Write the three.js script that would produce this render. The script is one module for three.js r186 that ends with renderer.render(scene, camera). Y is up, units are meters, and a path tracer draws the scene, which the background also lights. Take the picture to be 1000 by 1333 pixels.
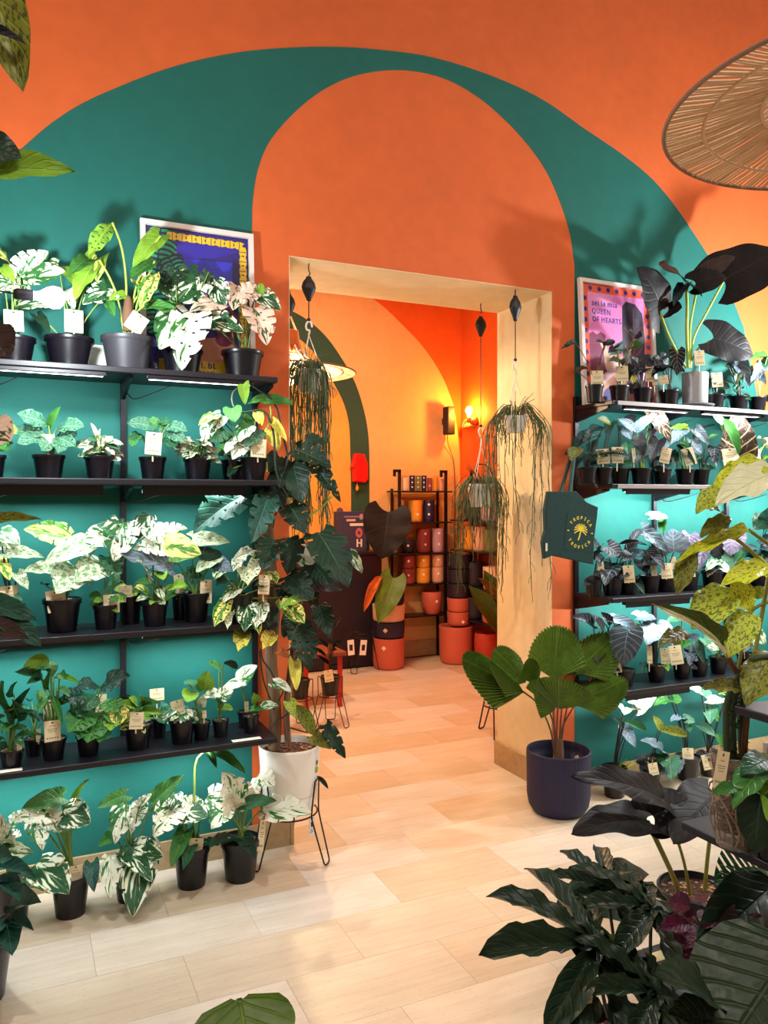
import * as THREE from 'three';
import { RoundedBoxGeometry } from 'three/addons/geometries/RoundedBoxGeometry.js';
import { mergeGeometries } from 'three/addons/utils/BufferGeometryUtils.js';
import { RectAreaLightUniformsLib } from 'three/addons/lights/RectAreaLightUniformsLib.js';

// ---------------------------------------------------------------- camera, light, exposure
const scene = new THREE.Scene();
const FOCAL = 1020, EYE = 1.5, DIST = 3.265, YAW = THREE.MathUtils.degToRad(24.9), HORIZON = 650;
const camera = new THREE.PerspectiveCamera(2 * Math.atan(666.5 / FOCAL) * 180 / Math.PI, 1000 / 1333, 0.05, 60);
camera.position.set(0, EYE, DIST);
camera.lookAt(Math.sin(YAW), EYE, DIST - Math.cos(YAW));
camera.setViewOffset(1000, 1333, 0, 666.5 - HORIZON, 1000, 1333);
camera.updateProjectionMatrix();
const renderer = new THREE.WebGLRenderer({ antialias: true });
renderer.toneMapping = THREE.LinearToneMapping;
renderer.toneMappingExposure = 0.97;
renderer.shadowMap.enabled = true;
RectAreaLightUniformsLib.init();
scene.background = new THREE.Color(0x0b0908);
const LED_POWER = 190, BULB_POWER = 4.2, WARM = 0xffc386, COOL = 0xf2fbff, NEUTRAL = 0xfff4ea;
function rectLight(color, intensity, w, h, pos, look) {
  const l = new THREE.RectAreaLight(color, intensity, w, h);
  l.position.set(...pos); l.lookAt(...look); l.castShadow = true; scene.add(l);
  return l;
}
function pointLight(color, intensity, pos, radius = 1) {
  const l = new THREE.PointLight(color, intensity, 0, 2);
  l.position.set(...pos); l.castShadow = true; l.shadow.radius = radius; scene.add(l);
  return l;
}

// ---------------------------------------------------------------- pixel of the photograph -> point on a plane of the room
const CO = Math.cos(YAW), SI = Math.sin(YAW);
const V = (x, y, z) => new THREE.Vector3(x, y, z);
function ray(px, py) { const a = (px - 500) / FOCAL, b = (HORIZON - py) / FOCAL; return V(a * CO + SI, b, -(CO - a * SI)); }
function onZ(px, py, z = 0) { const r = ray(px, py); return r.multiplyScalar((z - DIST) / r.z).add(V(0, EYE, DIST)); }
function onY(px, py, y = 0) { const r = ray(px, py); return r.multiplyScalar((y - EYE) / r.y).add(V(0, EYE, DIST)); }
function onX(px, py, x) { const r = ray(px, py); return r.multiplyScalar(x / r.x).add(V(0, EYE, DIST)); }
function depthOf(p) { return p.x * SI - (p.z - DIST) * CO; }           // metres along the view axis
const metres = (px, p) => px / FOCAL * depthOf(p);

// ---------------------------------------------------------------- helpers
function rng(seed) { let a = seed >>> 0; return () => { a = (a + 0x6D2B79F5) | 0; let t = Math.imul(a ^ (a >>> 15), 1 | a); t = (t + Math.imul(t ^ (t >>> 7), 61 | t)) ^ t; return ((t ^ (t >>> 14)) >>> 0) / 4294967296; }; }
const taken = {};
function numbered(n) { const k = taken[n] = (taken[n] || 0) + 1; return k === 1 ? n : n + '_' + String(k - 1).padStart(3, '0'); }
function mesh(name, geo, mat, parent) {
  const m = new THREE.Mesh(geo, mat); m.name = parent ? name : numbered(name); m.castShadow = m.receiveShadow = true;
  (parent || scene).add(m); return m;
}
function thing(name, label, category, pos = [0, 0, 0], group) {
  const g = new THREE.Group(); g.name = numbered(name); g.position.set(...pos); g.userData = { label, category };
  if (group) g.userData.group = group; scene.add(g); return g;
}
function tag(o, label, category, group) { Object.assign(o.userData, { label, category }); if (group) o.userData.group = group; return o; }
function struct(name, geo, mat, label) { const m = mesh(name, geo, mat); m.userData.kind = 'structure'; if (label) m.userData.label = label; return m; }
function box(x0, x1, y0, y1, z0, z1) { const g = new THREE.BoxGeometry(x1 - x0, y1 - y0, z1 - z0); g.translate((x0 + x1) / 2, (y0 + y1) / 2, (z0 + z1) / 2); const P = g.attributes.position, N = g.attributes.normal, U = g.attributes.uv; for (let i = 0; i < P.count; i++) { if (Math.abs(N.getX(i)) > 0.5) U.setXY(i, P.getZ(i), P.getY(i)); else if (Math.abs(N.getY(i)) > 0.5) U.setXY(i, P.getX(i), P.getZ(i)); else U.setXY(i, P.getX(i), P.getY(i)); } return g; }
function rbox(w, h, d, r, x = 0, y = 0, z = 0) { const g = new RoundedBoxGeometry(w, h, d, 2, r); g.translate(x, y, z); return g; }
function lathe(pts, seg = 28) { return new THREE.LatheGeometry(pts.map(p => new THREE.Vector2(p[0], p[1])), seg); }
function tube(pts, r, seg, sides = 6) { return new THREE.TubeGeometry(new THREE.CatmullRomCurve3(pts), seg || Math.max(4, pts.length * 4), r, sides); }
function merged(list) { return mergeGeometries(list.map(g => { const n = g.index ? g.toNonIndexed() : g; for (const k of Object.keys(n.attributes)) if (!['position', 'normal', 'uv'].includes(k)) n.deleteAttribute(k); return n; })); }
function shapeOf(pts) { const s = new THREE.Shape(); pts.forEach((p, i) => i ? s.lineTo(p[0], p[1]) : s.moveTo(p[0], p[1])); return s; }

// ---------------------------------------------------------------- textures
function lattice(seed, n) { const r = rng(seed), a = new Float32Array(n * n); for (let i = 0; i < a.length; i++) a[i] = r(); return (x, y) => { const xi = Math.floor(x), yi = Math.floor(y), fx = x - xi, fy = y - yi, u = fx * fx * (3 - 2 * fx), v = fy * fy * (3 - 2 * fy); const g = (i, j) => a[(((j % n) + n) % n) * n + (((i % n) + n) % n)]; return (g(xi, yi) * (1 - u) + g(xi + 1, yi) * u) * (1 - v) + (g(xi, yi + 1) * (1 - u) + g(xi + 1, yi + 1) * u) * v; }; }
function fbm(seed, n, oct = 4) { const ls = []; for (let i = 0; i < oct; i++) ls.push(lattice(seed + i * 17, n << i)); return (x, y) => { let s = 0, a = 0.5, t = 0; for (let i = 0; i < oct; i++) { s += a * ls[i](x * (n << i), y * (n << i)); t += a; a *= 0.5; } return s / t; }; }
function dataTex(w, h, fn, srgb = true, repeat = 1) {
  const d = new Uint8Array(w * h * 4);
  for (let j = 0; j < h; j++) for (let i = 0; i < w; i++) { const c = fn((i + 0.5) / w, (j + 0.5) / h), k = (j * w + i) * 4; d[k] = c[0]; d[k + 1] = c[1]; d[k + 2] = c[2]; d[k + 3] = 255; }
  const t = new THREE.DataTexture(d, w, h); t.magFilter = THREE.LinearFilter; t.minFilter = THREE.LinearMipmapLinearFilter; t.generateMipmaps = true;
  t.wrapS = t.wrapT = THREE.RepeatWrapping; t.repeat.set(repeat, repeat); if (srgb) t.colorSpace = THREE.SRGBColorSpace; t.needsUpdate = true; return t;
}
const plasterN = fbm(3, 6, 5), plasterF = fbm(9, 40, 3);
const plasterTone = dataTex(512, 512, (u, v) => { const k = 236 + 18 * (plasterN(u, v) - 0.5) + 14 * (plasterF(u, v) - 0.5); return [k, k, k]; }, true, 0.5);
const plasterBump = dataTex(512, 512, (u, v) => { const k = 255 * (0.7 * plasterN(u, v) + 0.3 * plasterF(u, v)); return [k, k, k]; }, false, 0.5);
function paint(color, rough = 0.75) { return new THREE.MeshStandardMaterial({ color, roughness: rough, map: plasterTone, bumpMap: plasterBump, bumpScale: 0.004 }); }
function plain(color, rough = 0.6, metal = 0) { return new THREE.MeshStandardMaterial({ color, roughness: rough, metalness: metal }); }
const M = {
  orange: paint('#e86a2c'), teal: paint('#056a60'), cream: paint('#f4e0b4'), amber: paint('#f5b04a'), apricot: paint('#f3c07a'), deepOrange: paint('#ee6a1c'), darkGreen: paint('#27503c'),
  white: paint('#e9e2d6'), black: plain('#15121a', 0.45), blackMetal: plain('#17141b', 0.4, 0.2), potBlack: plain('#0b0912', 0.3), soil: null,
  led: new THREE.MeshStandardMaterial({ color: 0xffffff, emissive: 0xffffff, emissiveIntensity: 6 }),
};
const stoneN = fbm(21, 5, 5), stoneS = fbm(31, 24, 4);
const stoneTex = dataTex(512, 512, (u, v) => { const k = 0.5 * stoneN(u, v) + 0.5 * stoneS(u, v) - 0.5; return [205 + 60 * k, 190 + 62 * k, 165 + 64 * k]; }, true, 2);
M.skirting = new THREE.MeshStandardMaterial({ color: '#d8c6a8', map: stoneTex, roughness: 0.5 });

// ---------------------------------------------------------------- room shell
const DL = 1.06, DR = 2.46, DH = 2.56, TH = 0.5, BACK = -3.42, RX = 3.94, RH = 4.9, BH = 4.1;
const wallShape = shapeOf([[-2.6, 0], [DL, 0], [DL, DH], [DR, DH], [DR, 0], [5.6, 0], [5.6, RH], [-2.6, RH]]);
const wg = new THREE.ExtrudeGeometry(wallShape, { depth: TH, bevelEnabled: false }); wg.translate(0, 0, -TH);
const wall = struct('wall_doorway', wg, M.orange, 'orange plastered wall with a wide doorway and painted arches');
const arcPts = (list) => new THREE.CatmullRomCurve3(list.map(([x, y]) => onZ(x, y)), false, 'centripetal').getPoints(160).map(p => [p.x, p.y]);
const outer = arcPts([[30, 192], [65, 162], [105, 136], [160, 111], [210, 92], [260, 78], [320, 67], [380, 62], [420, 61], [460, 62], [500, 65.5], [550, 72], [600, 85], [660, 107], [710, 132], [760, 167], [810, 201], [850, 234], [880, 270], [904, 305], [922, 333], [946, 372], [968, 425]]);
const inner = arcPts([[328, 300], [329, 262], [336, 220], [350, 186], [380, 150], [415, 121], [455, 101], [500, 92], [540, 93], [580, 103], [620, 125], [655, 154], [685, 186], [710, 221], [730, 265], [742, 305], [748, 345]]);
const tealPts = [[-0.62, 0], [-0.62, 1.6], [-0.5, 2.1], [-0.3, 2.5], ...outer, [3.93, 2.15], [3.98, 1.97], [4.7, 1.97], [4.7, 0], [inner[inner.length - 1][0], 0], ...inner.slice().reverse(), [inner[0][0], 0]];
const tg = new THREE.ExtrudeGeometry(shapeOf(tealPts), { depth: 0.0015, bevelEnabled: false });
mesh('painted_arch', tg, M.teal, wall).userData.label = 'teal green painted arch band';
// cream doorway lining
mesh('jamb_lining', box(DR - 0.003, DR, 0, DH, -TH, -0.0005), M.cream, wall);
mesh('jamb_lining', box(DL, DL + 0.003, 0, DH, -TH, -0.0005), M.cream, wall);
mesh('lintel_lining', box(DL, DR, DH - 0.003, DH, -TH, -0.0005), M.cream, wall);
// skirting
const sk = (n, g) => { const m = struct(n, g, M.skirting, 'beige stone skirting'); return m; };
sk('baseboard_front_left', box(-2.6, DL, 0, 0.112, 0.0016, 0.014));
sk('baseboard_front_right', box(DR, 5.6, 0, 0.095, 0.0016, 0.014));
sk('baseboard_jamb_right', box(DR - 0.018, DR - 0.003, 0, 0.13, -TH - 0.01, 0.014));
sk('baseboard_jamb_left', box(DL + 0.003, DL + 0.018, 0, 0.112, -TH - 0.01, 0.014));
sk('baseboard_back', box(-1, RX, 0, 0.15, BACK + 0.0002, BACK + 0.015));
// back room
const backWall = struct('wall_back_room', box(-1.2, RX + 0.2, 0, BH, BACK - 0.2, BACK), M.deepOrange, 'orange back room wall with painted arches');
const bpts = (list) => new THREE.CatmullRomCurve3(list.map(([x, y]) => onZ(x, y, BACK)), false, 'centripetal').getPoints(80).map(p => [p.x, p.y]);
const yArc = bpts([[470, 376], [478, 383], [501, 401], [525, 424], [546, 446], [564, 470], [579, 497], [586, 515], [591, 530], [595, 557], [598, 584], [599, 640]]);
const bandO = bpts([[340, 392], [378, 404], [405, 420], [426, 440], [447, 470], [463, 500], [475, 539], [480, 572], [481, 640]]);
const bandI = bpts([[330, 418], [372, 430], [400, 450], [420, 474], [435, 500], [447, 524], [454, 551], [456, 590], [457, 640]]);
const mirrored = a => { const c = bandO[0][0], b = a.filter(q => q[0] > c + 0.002); return [...b.slice().reverse().map(([x, y]) => [2 * c - x, y]), ...b]; };
const fullO = mirrored(bandO), fullI = mirrored(bandI), x0Of = a => a[0][0];
const xOf = a => a[a.length - 1][0];
const flat = (name, pts, mat, z, lab, par) => { const g = new THREE.ExtrudeGeometry(shapeOf(pts), { depth: 0.0012, bevelEnabled: false }); g.translate(0, 0, z); const m = mesh(name, g, mat, par); m.userData.label = lab; return m; };
flat('painted_arch', [[-1.2, 0], [-1.2, 4.0], [yArc[0][0] - 0.25, 4.0], [yArc[0][0] - 0.1, yArc[0][1] + 0.08], ...yArc, [xOf(yArc), 0]], M.apricot, BACK, 'pale apricot painted arch', backWall);
flat('painted_arch_band', [...fullO, [xOf(fullO), 0], [xOf(fullI), 0], ...fullI.slice().reverse(), [x0Of(fullI), 0], [x0Of(fullO), 0]], M.darkGreen, BACK + 0.0012, 'dark green painted arch band', backWall);
flat('painted_arch_field', [...fullI, [xOf(fullI), 0], [x0Of(fullI), 0]], M.amber, BACK + 0.0012, 'amber painted field inside the band', backWall);
struct('wall_back_room_right', box(RX, RX + 0.2, 0, BH, BACK, -TH), M.deepOrange);
struct('wall_back_room_left', box(-1.4, -1.2, 0, BH, BACK, -TH), M.amber);
struct('ceiling_back_room', box(-1.4, RX + 0.2, BH, BH + 0.15, BACK - 0.2, -TH), M.white);
// the rest of the shop around the camera
struct('wall_left', box(-2.8, -2.6, 0, RH, -TH, 6.6), M.white);
struct('wall_right', box(5.6, 5.8, 0, RH, -TH, 6.6), M.white);
struct('wall_rear', box(-2.8, 5.8, 0, RH, 6.6, 6.8), M.white);
struct('ceiling', box(-2.8, 5.8, RH, RH + 0.2, -TH, 6.8), M.white);

// floor: running bond of beige slabs, each its own tile
const floor = struct('floor', box(-2.8, 5.8, -0.12, -0.012, BACK - 0.2, 6.8), plain('#c9b090', 0.6), 'beige stone slab floor in running bond');
{
  const g1 = fbm(51, 3, 4), g2 = fbm(61, 8, 4);
  const tex = [];
  for (let k = 0; k < 3; k++) tex.push(dataTex(512, 256, (u, v) => { const s = g2(u * 0.35 + k * 0.3, v * 3.2 + k * 0.17) - 0.5, b = g1(u + k * 0.31, v * 0.8) - 0.5, q = s * 22 + b * 24; const spot = g2(u * 4.1, v * 7.7 + k) > 0.73 ? -10 : 0; return [214 + q * 0.8 + spot, 203 + q + spot, 188 + q * 1.15 + spot]; }));
  const tones = ['#ffffff', '#fff7ea', '#f6ecdc', '#fffaf4', '#f5e8d4'];
  const mats = []; for (const t of tex) for (const c of tones) mats.push(new THREE.MeshPhysicalMaterial({ map: t, color: c, roughness: 0.42, clearcoat: 0.15, clearcoatRoughness: 0.35 }));
  const TW = 0.5355, TD = 0.2672, geo = new THREE.BoxGeometry(TW - 0.0009, 0.012, TD - 0.0009); geo.translate(0, -0.006, 0);
  const bevelled = geo, r = rng(77), rest = [];
  for (let row = -14; row < 9; row++) {
    const z = 0.65 + TD / 2 + row * TD, off = (row % 2 === 0) ? 1.02 : 1.288;
    if (z < BACK) continue;
    for (let c = -5; c < 9; c++) {
      const x = off + TW / 2 + c * TW; if (x < -1.4 || x > 5.3) continue;
      const d = x * SI - (z - DIST) * CO, cx = x * CO + (z - DIST) * SI, seen = d > 0.6 && Math.abs(cx / d) < 0.66;
      const mi = Math.floor(r() * mats.length);
      if (z < -TH && x > RX - TW / 2) continue;
      if (!seen) { const g = geo.clone(); g.translate(x, 0, z); rest.push(g); continue; }
      const t = mesh('floor_tile', bevelled, mats[mi], floor); t.position.set(x, 0, z);
    }
  }
  const rm = mesh('floor_tiles_beyond', merged(rest), mats[0], floor); rm.userData.kind = 'stuff';
}
// ---------------------------------------------------------------- shelf racks with LED bars
const SHELF = [1.98, 1.575, 1.02, 0.565], SD = 0.3;
function rack(label, x0, x1, rails, bars, tilt, power, edge, gain) {
  const g = thing('shelf_rack', label, 'shelf rack', [x0, 0, 0]);
  const L = (geo) => { geo.translate(-x0, 0, 0); return geo; };
  for (const r of rails) mesh('rail', L(box(r - 0.011, r + 0.011, 0.5, 2.03, 0.0016, 0.02)), M.blackMetal, g);
  SHELF.forEach((y, i) => {
    const board = mesh('shelf_board', L(rbox(x1 - x0, 0.022, SD - 0.022, 0.004, (x0 + x1) / 2, y - 0.011, 0.022 + (SD - 0.022) / 2)), M.black, g);
    for (const r of rails) {
      const s = shapeOf([[0.02, -0.022], [0.26, -0.022], [0.26, -0.034], [0.02, -0.085]]);
      const b = new THREE.ExtrudeGeometry(s, { depth: 0.012, bevelEnabled: false }); b.rotateY(-Math.PI / 2); b.translate(r + 0.006, y, 0);
      mesh('bracket', L(b), M.blackMetal, g);
    }
    if (edge && i < 2) mesh('edge_trim', L(rbox(x1 - x0 - 0.03, 0.02, 0.006, 0.001, (x0 + x1) / 2 + 0.015, y - 0.012, SD + 0.003)), plain('#b9b3b4', 0.35, 0.4), board);
    for (const r of rails.slice(1, 3)) mesh('cable', L(tube([V(r + 0.006, y - 0.05, 0.03), V(r + 0.03, y - 0.085, 0.06), V(r + 0.09, y - 0.07, 0.12), V(r + 0.16, y - 0.04, 0.17)], 0.0022, 14, 5)), M.black, g);
    const bz = (!edge && i) ? 0.2 : SD;   // bars of the lower shelves sit further back
    for (const [a, b] of bars) {
      const w = b - a, cx = (a + b) / 2;
      const bar = mesh('light_bar', L(rbox(w, 0.016, 0.028, 0.003, cx, y - 0.030, bz - 0.02)), M.blackMetal, board);
      mesh('diffuser', L(rbox(w - 0.02, 0.004, 0.02, 0.001, cx, y - 0.0365, bz - 0.022)), M.led, board);
      if (i) mesh('front_lip', L(box(a, b, y - (i === 1 && !edge ? 0.06 : 0.05), y - 0.022, bz - 0.007, bz - 0.005)), M.blackMetal, board);
      if (!edge && i) mesh('shade_fin', L(box(a, b, y - 0.051, y - 0.03, bz - 0.038, bz - 0.036)), M.blackMetal, board);
      rectLight(COOL, power * gain[i], w - 0.02, 0.010, [cx, y - 0.0435, bz - 0.022], [cx, y - 0.0435 - 1, bz - 0.022 - tilt]);
    }
  });
  return g;
}
rack('black wall rack with white light bars beside the indigo poster', -0.95, 0.918, [-0.7, -0.165, 0.37, 0.905], [[-0.62, 0.02 + 0.26], [0.42, 0.82]], 0.9, LED_POWER, false, [0.8, 1.3, 1.25, 1.2]);
rack('black wall rack with light bars beside the pink poster', 2.592, 4.45, [2.604, 3.135, 3.68, 4.2], [[2.68, 3.1], [3.2, 3.62], [3.74, 4.15]], 1.5, LED_POWER * 1.5, true, [0.75, 2.0, 1.2, 0.8]);

// ---------------------------------------------------------------- general light of the two rooms, from added lamp panels out of view
function addedPanel(label, x, y, z, w, d, color, power, ch, aim) {
  const g = thing('added_ceiling_panel', label, 'added lamp', [x, y, z]);
  const tilted = new THREE.Group(); tilted.rotation.x = Math.atan(aim); tilted.name = 'lamp_head'; g.add(tilted);
  mesh('housing', rbox(w + 0.06, 0.05, d + 0.06, 0.01, 0, 0.025, 0), M.white, tilted);
  mesh('diffuser', rbox(w, 0.01, d, 0.004, 0, -0.004, 0), new THREE.MeshStandardMaterial({ color: 0xffffff, emissive: color, emissiveIntensity: 1.5 }), tilted);
  for (const sx of [-1, 1]) mesh('suspension_wire', tube([V(sx * w * 0.4, 0.05, 0), V(sx * w * 0.4, ch - y, 0)], 0.002, 2, 5), M.blackMetal, g);
  rectLight(color, power, w, d, [x, y - 0.012, z], [x, y - 1, z - aim]);
}
addedPanel('added unseen lamp panel over the foreground plants', 0.4, 4.2, 3.4, 1.0, 0.5, NEUTRAL, 33, RH, 0.15);
addedPanel('added unseen lamp panel over the counter side', 3.2, 4.2, 3.2, 1.0, 0.5, NEUTRAL, 33, RH, 0.15);
addedPanel('added unseen lamp panel in the back room', 2.2, 3.6, -1.9, 0.6, 0.4, 0xffe2c0, 75, BH, 0);
// ---------------------------------------------------------------- posters (flat prints in white frames)
function canvasTex(w, h, draw) { const c = document.createElement('canvas'); c.width = w; c.height = h; const x = c.getContext('2d'); draw(x, w, h); const t = new THREE.CanvasTexture(c); t.colorSpace = THREE.SRGBColorSpace; return t; }
function poly(x, pts, col) { x.fillStyle = col; x.beginPath(); pts.forEach((p, i) => i ? x.lineTo(p[0], p[1]) : x.moveTo(p[0], p[1])); x.closePath(); x.fill(); }
function disc(x, cx, cy, r, col, ry) { x.fillStyle = col; x.beginPath(); x.ellipse(cx, cy, r, ry || r, 0, 0, Math.PI * 2); x.fill(); }
function framedPoster(label, x0, x1, y0, y1, tex) {
  const w = x1 - x0, h = y1 - y0, g = thing('framed_poster', label, 'poster', [x0, y0, 0.05]);
  g.rotation.x = -0.062;
  const fm = plain('#e9dcd6', 0.5), f = 0.02, d = 0.022;
  mesh('frame', merged([box(0, w, 0, f, 0, d), box(0, w, h - f, h, 0, d), box(0, f, f, h - f, 0, d), box(w - f, w, f, h - f, 0, d)]), fm, g);
  mesh('backing', box(f, w - f, f, h - f, 0, 0.006), fm, g);
  const pg = new THREE.PlaneGeometry(w - 2 * f, h - 2 * f); pg.translate(w / 2, h / 2, 0.0065);
  mesh('print', pg, new THREE.MeshStandardMaterial({ map: tex, roughness: 0.55 }), g);
  const gl = new THREE.PlaneGeometry(w - 2 * f, h - 2 * f); gl.translate(w / 2, h / 2, 0.012);
  mesh('glass_pane', gl, new THREE.MeshPhysicalMaterial({ color: 0xffffff, transmission: 1, thickness: 0, roughness: 0.04, ior: 1.45 }), g);
  return g;
}
const indigo = canvasTex(512, 704, (x, w, h) => {
  x.fillStyle = '#231273'; x.fillRect(0, 0, w, h);
  poly(x, [[60, 20], [500, 60], [330, 120], [60, 150]], '#2a1c9a'); poly(x, [[150, 140], [440, 130], [440, 420], [120, 420]], '#2b2bb8'); poly(x, [[430, 110], [512, 120], [512, 470], [420, 460]], '#1a0e58');
  for (const [cx, cy, rx, ry, rot] of [[60, 160, 92, 170, 0.1], [40, 380, 90, 150, -0.2], [170, 250, 70, 130, -0.5]]) {
    x.save(); x.translate(cx, cy); x.rotate(rot); disc(x, 0, 0, rx, '#159a7c', ry); x.strokeStyle = '#12262c'; x.lineWidth = 11;
    for (let k = -6; k < 7; k++) for (const s of [-1, 1]) { x.beginPath(); x.moveTo(0, k * ry / 6.5); x.quadraticCurveTo(s * rx * 0.6, k * ry / 6.5 - 14, s * rx * 0.92, k * ry / 6.5 + 18); x.stroke(); }
    x.lineWidth = 7; x.beginPath(); x.moveTo(0, -ry); x.lineTo(0, ry); x.stroke(); x.restore();
  }
  const cell = (cx, cy, vert) => { x.save(); x.translate(cx, cy); if (vert) x.rotate(Math.PI / 2); poly(x, [[-26, -13], [-10, -19], [10, -19], [26, -13], [26, 13], [10, 19], [-10, 19], [-26, 13]], '#f2c318'); disc(x, 26, 0, 10, '#221278'); x.fillStyle = '#33207a'; x.fillRect(-1.5, -19, 3, 38); x.restore(); };
  for (let k = 0; k < 8; k++) cell(130 + k * 48, 36 + k * 0.5, false);
  for (let k = 0; k < 12; k++) cell(484, 70 + k * 48, true);
  disc(x, 400, 440, 62, '#7c1b4a', 80); poly(x, [[250, 520], [420, 500], [470, 640], [210, 640]], '#d98a70'); disc(x, 380, 520, 44, '#7c1b4a', 30); poly(x, [[90, 540], [190, 560], [180, 700], [80, 700]], '#d8391f');
  x.fillStyle = '#e9b913'; x.fillRect(60, 630, 380, 74);
  x.fillStyle = '#221278'; x.font = 'bold 40px sans-serif'; x.fillText('l. bL', 262, 664); x.font = 'bold 34px sans-serif'; x.fillText('heari', 246, 696);
});
framedPoster('white framed poster with indigo sky, teal leaves and yellow strip border', 0.432, 0.893, SHELF[0], 2.62, indigo);
const pink = canvasTex(512, 704, (x, w, h) => {
  x.fillStyle = '#ee86c8'; x.fillRect(0, 0, w, h);
  poly(x, [[0, 0], [300, 0], [0, 300]], '#f29ad2');
  x.fillStyle = '#ef5a3a'; x.fillRect(0, 0, w, 50); x.fillRect(0, 0, 44, h); x.fillRect(w - 44, 0, 44, h);
  for (let k = 0; k < 7; k++) disc(x, 66 + k * 66, 26, 14, '#2c1a86'); for (let k = 0; k < 11; k++) { disc(x, 21, 90 + k * 64, 14, '#2c1a86'); disc(x, w - 21, 90 + k * 64, 14, '#2c1a86'); }
  poly(x, [[44, 300], [70, 285], [100, 300], [130, 282], [165, 300], [160, 350], [190, 420], [180, 520], [120, 640], [44, 700]], '#8a2c58');
  poly(x, [[120, 350], [160, 340], [180, 400], [240, 390], [330, 440], [330, 520], [180, 560], [150, 470], [145, 400]], '#f2c4a8');
  poly(x, [[150, 520], [420, 520], [440, 704], [90, 704]], '#e39a78'); poly(x, [[180, 420], [240, 345], [350, 290], [350, 340], [270, 400]], '#2d5f52');
  poly(x, [[60, 590], [230, 470], [260, 500], [70, 640]], '#f7cbd8'); disc(x, 220, 425, 8, '#6a2a4c');
  poly(x, [[300, 110], [330, 80], [400, 90], [450, 140], [466, 300], [450, 470], [420, 620], [330, 640], [290, 420], [292, 240]], '#33283f');
  x.strokeStyle = '#b23a72'; x.lineWidth = 5; for (const [a, b, c, d] of [[380, 300, 385, 120], [380, 300, 310, 240], [380, 300, 445, 220], [375, 420, 310, 350], [375, 420, 445, 350], [380, 300, 372, 600]]) { x.beginPath(); x.moveTo(a, b); x.lineTo(c, d); x.stroke(); }
  disc(x, 220, 660, 90, '#3a2a86', 60);
  x.fillStyle = '#2c1a86'; x.font = 'bold 42px sans-serif'; x.fillText('sei la mia', 70, 128); x.fillText('QUEEN', 70, 176); x.fillText('OF HEARTS', 70, 224);
});
framedPoster('white framed pink poster reading queen of hearts', 2.612, 3.11, SHELF[0], 2.645, pink);
{ // pale board leaning on the wall between the pots
  const b = mesh('pale_board', rbox(0.2, 0.12, 0.012, 0.003, 0, 0.06, 0), plain('#b9bcb4', 0.6)); const p = onZ(133, 455, 0.06); b.position.set(p.x, SHELF[0], 0.045); b.rotation.x = -0.1; tag(b, 'pale grey board leaning on the teal wall behind shelf pots', 'board');
}

// ---------------------------------------------------------------- grow bulbs on their cables
const bulbMat = new THREE.MeshStandardMaterial({ color: 0xffffff, emissive: 0xffffff, emissiveIntensity: 1.0, roughness: 0.2 });
function growBulb(label, p, dir, cableEnd, power) {
  const g = thing('grow_bulb', label, 'lamp', p.toArray()); g.scale.setScalar(0.8);
  const s = lathe([[0.0001, -0.1], [0.016, -0.1], [0.021, -0.088], [0.021, -0.035], [0.018, -0.03], [0.0001, -0.03]], 20); s.rotateZ(-Math.PI / 2); if (dir < 0) s.rotateY(Math.PI);
  mesh('socket', s, M.black, g);
  const b = lathe([[0.0001, -0.03], [0.016, -0.03], [0.02, -0.012], [0.036, 0.012], [0.044, 0.035], [0.04, 0.06], [0.022, 0.075], [0.0001, 0.078]], 24); b.rotateZ(-Math.PI / 2); if (dir < 0) b.rotateY(Math.PI);
  mesh('bulb', b, bulbMat, g);
  mesh('cable', tube(cableEnd.map(q => V(...q).sub(p).multiplyScalar(1.25)), 0.0035, 16), M.black, g);
  pointLight(COOL, power, [p.x + dir * 0.035, p.y, p.z], 2);
}
{
  const p = onZ(56, 386, 0.7); growBulb('glowing grow bulb on a black socket above the indigo poster rack', p, 1, [[p.x - 0.08, p.y, p.z], [p.x - 0.2, p.y + 0.012, p.z], [p.x - 0.4, p.y + 0.1, p.z - 0.2], [p.x - 0.45, p.y + 0.2, 0.006]], BULB_POWER);
  const q = V(3.9, 2.3, 0.68); growBulb('glowing grow bulb on a black socket above the pink poster rack', q, -1, [[q.x + 0.08, q.y, q.z], [q.x + 0.2, q.y + 0.012, q.z], [q.x + 0.4, q.y + 0.1, q.z - 0.2], [q.x + 0.45, q.y + 0.2, 0.006]], BULB_POWER * 2.3);
}

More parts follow.
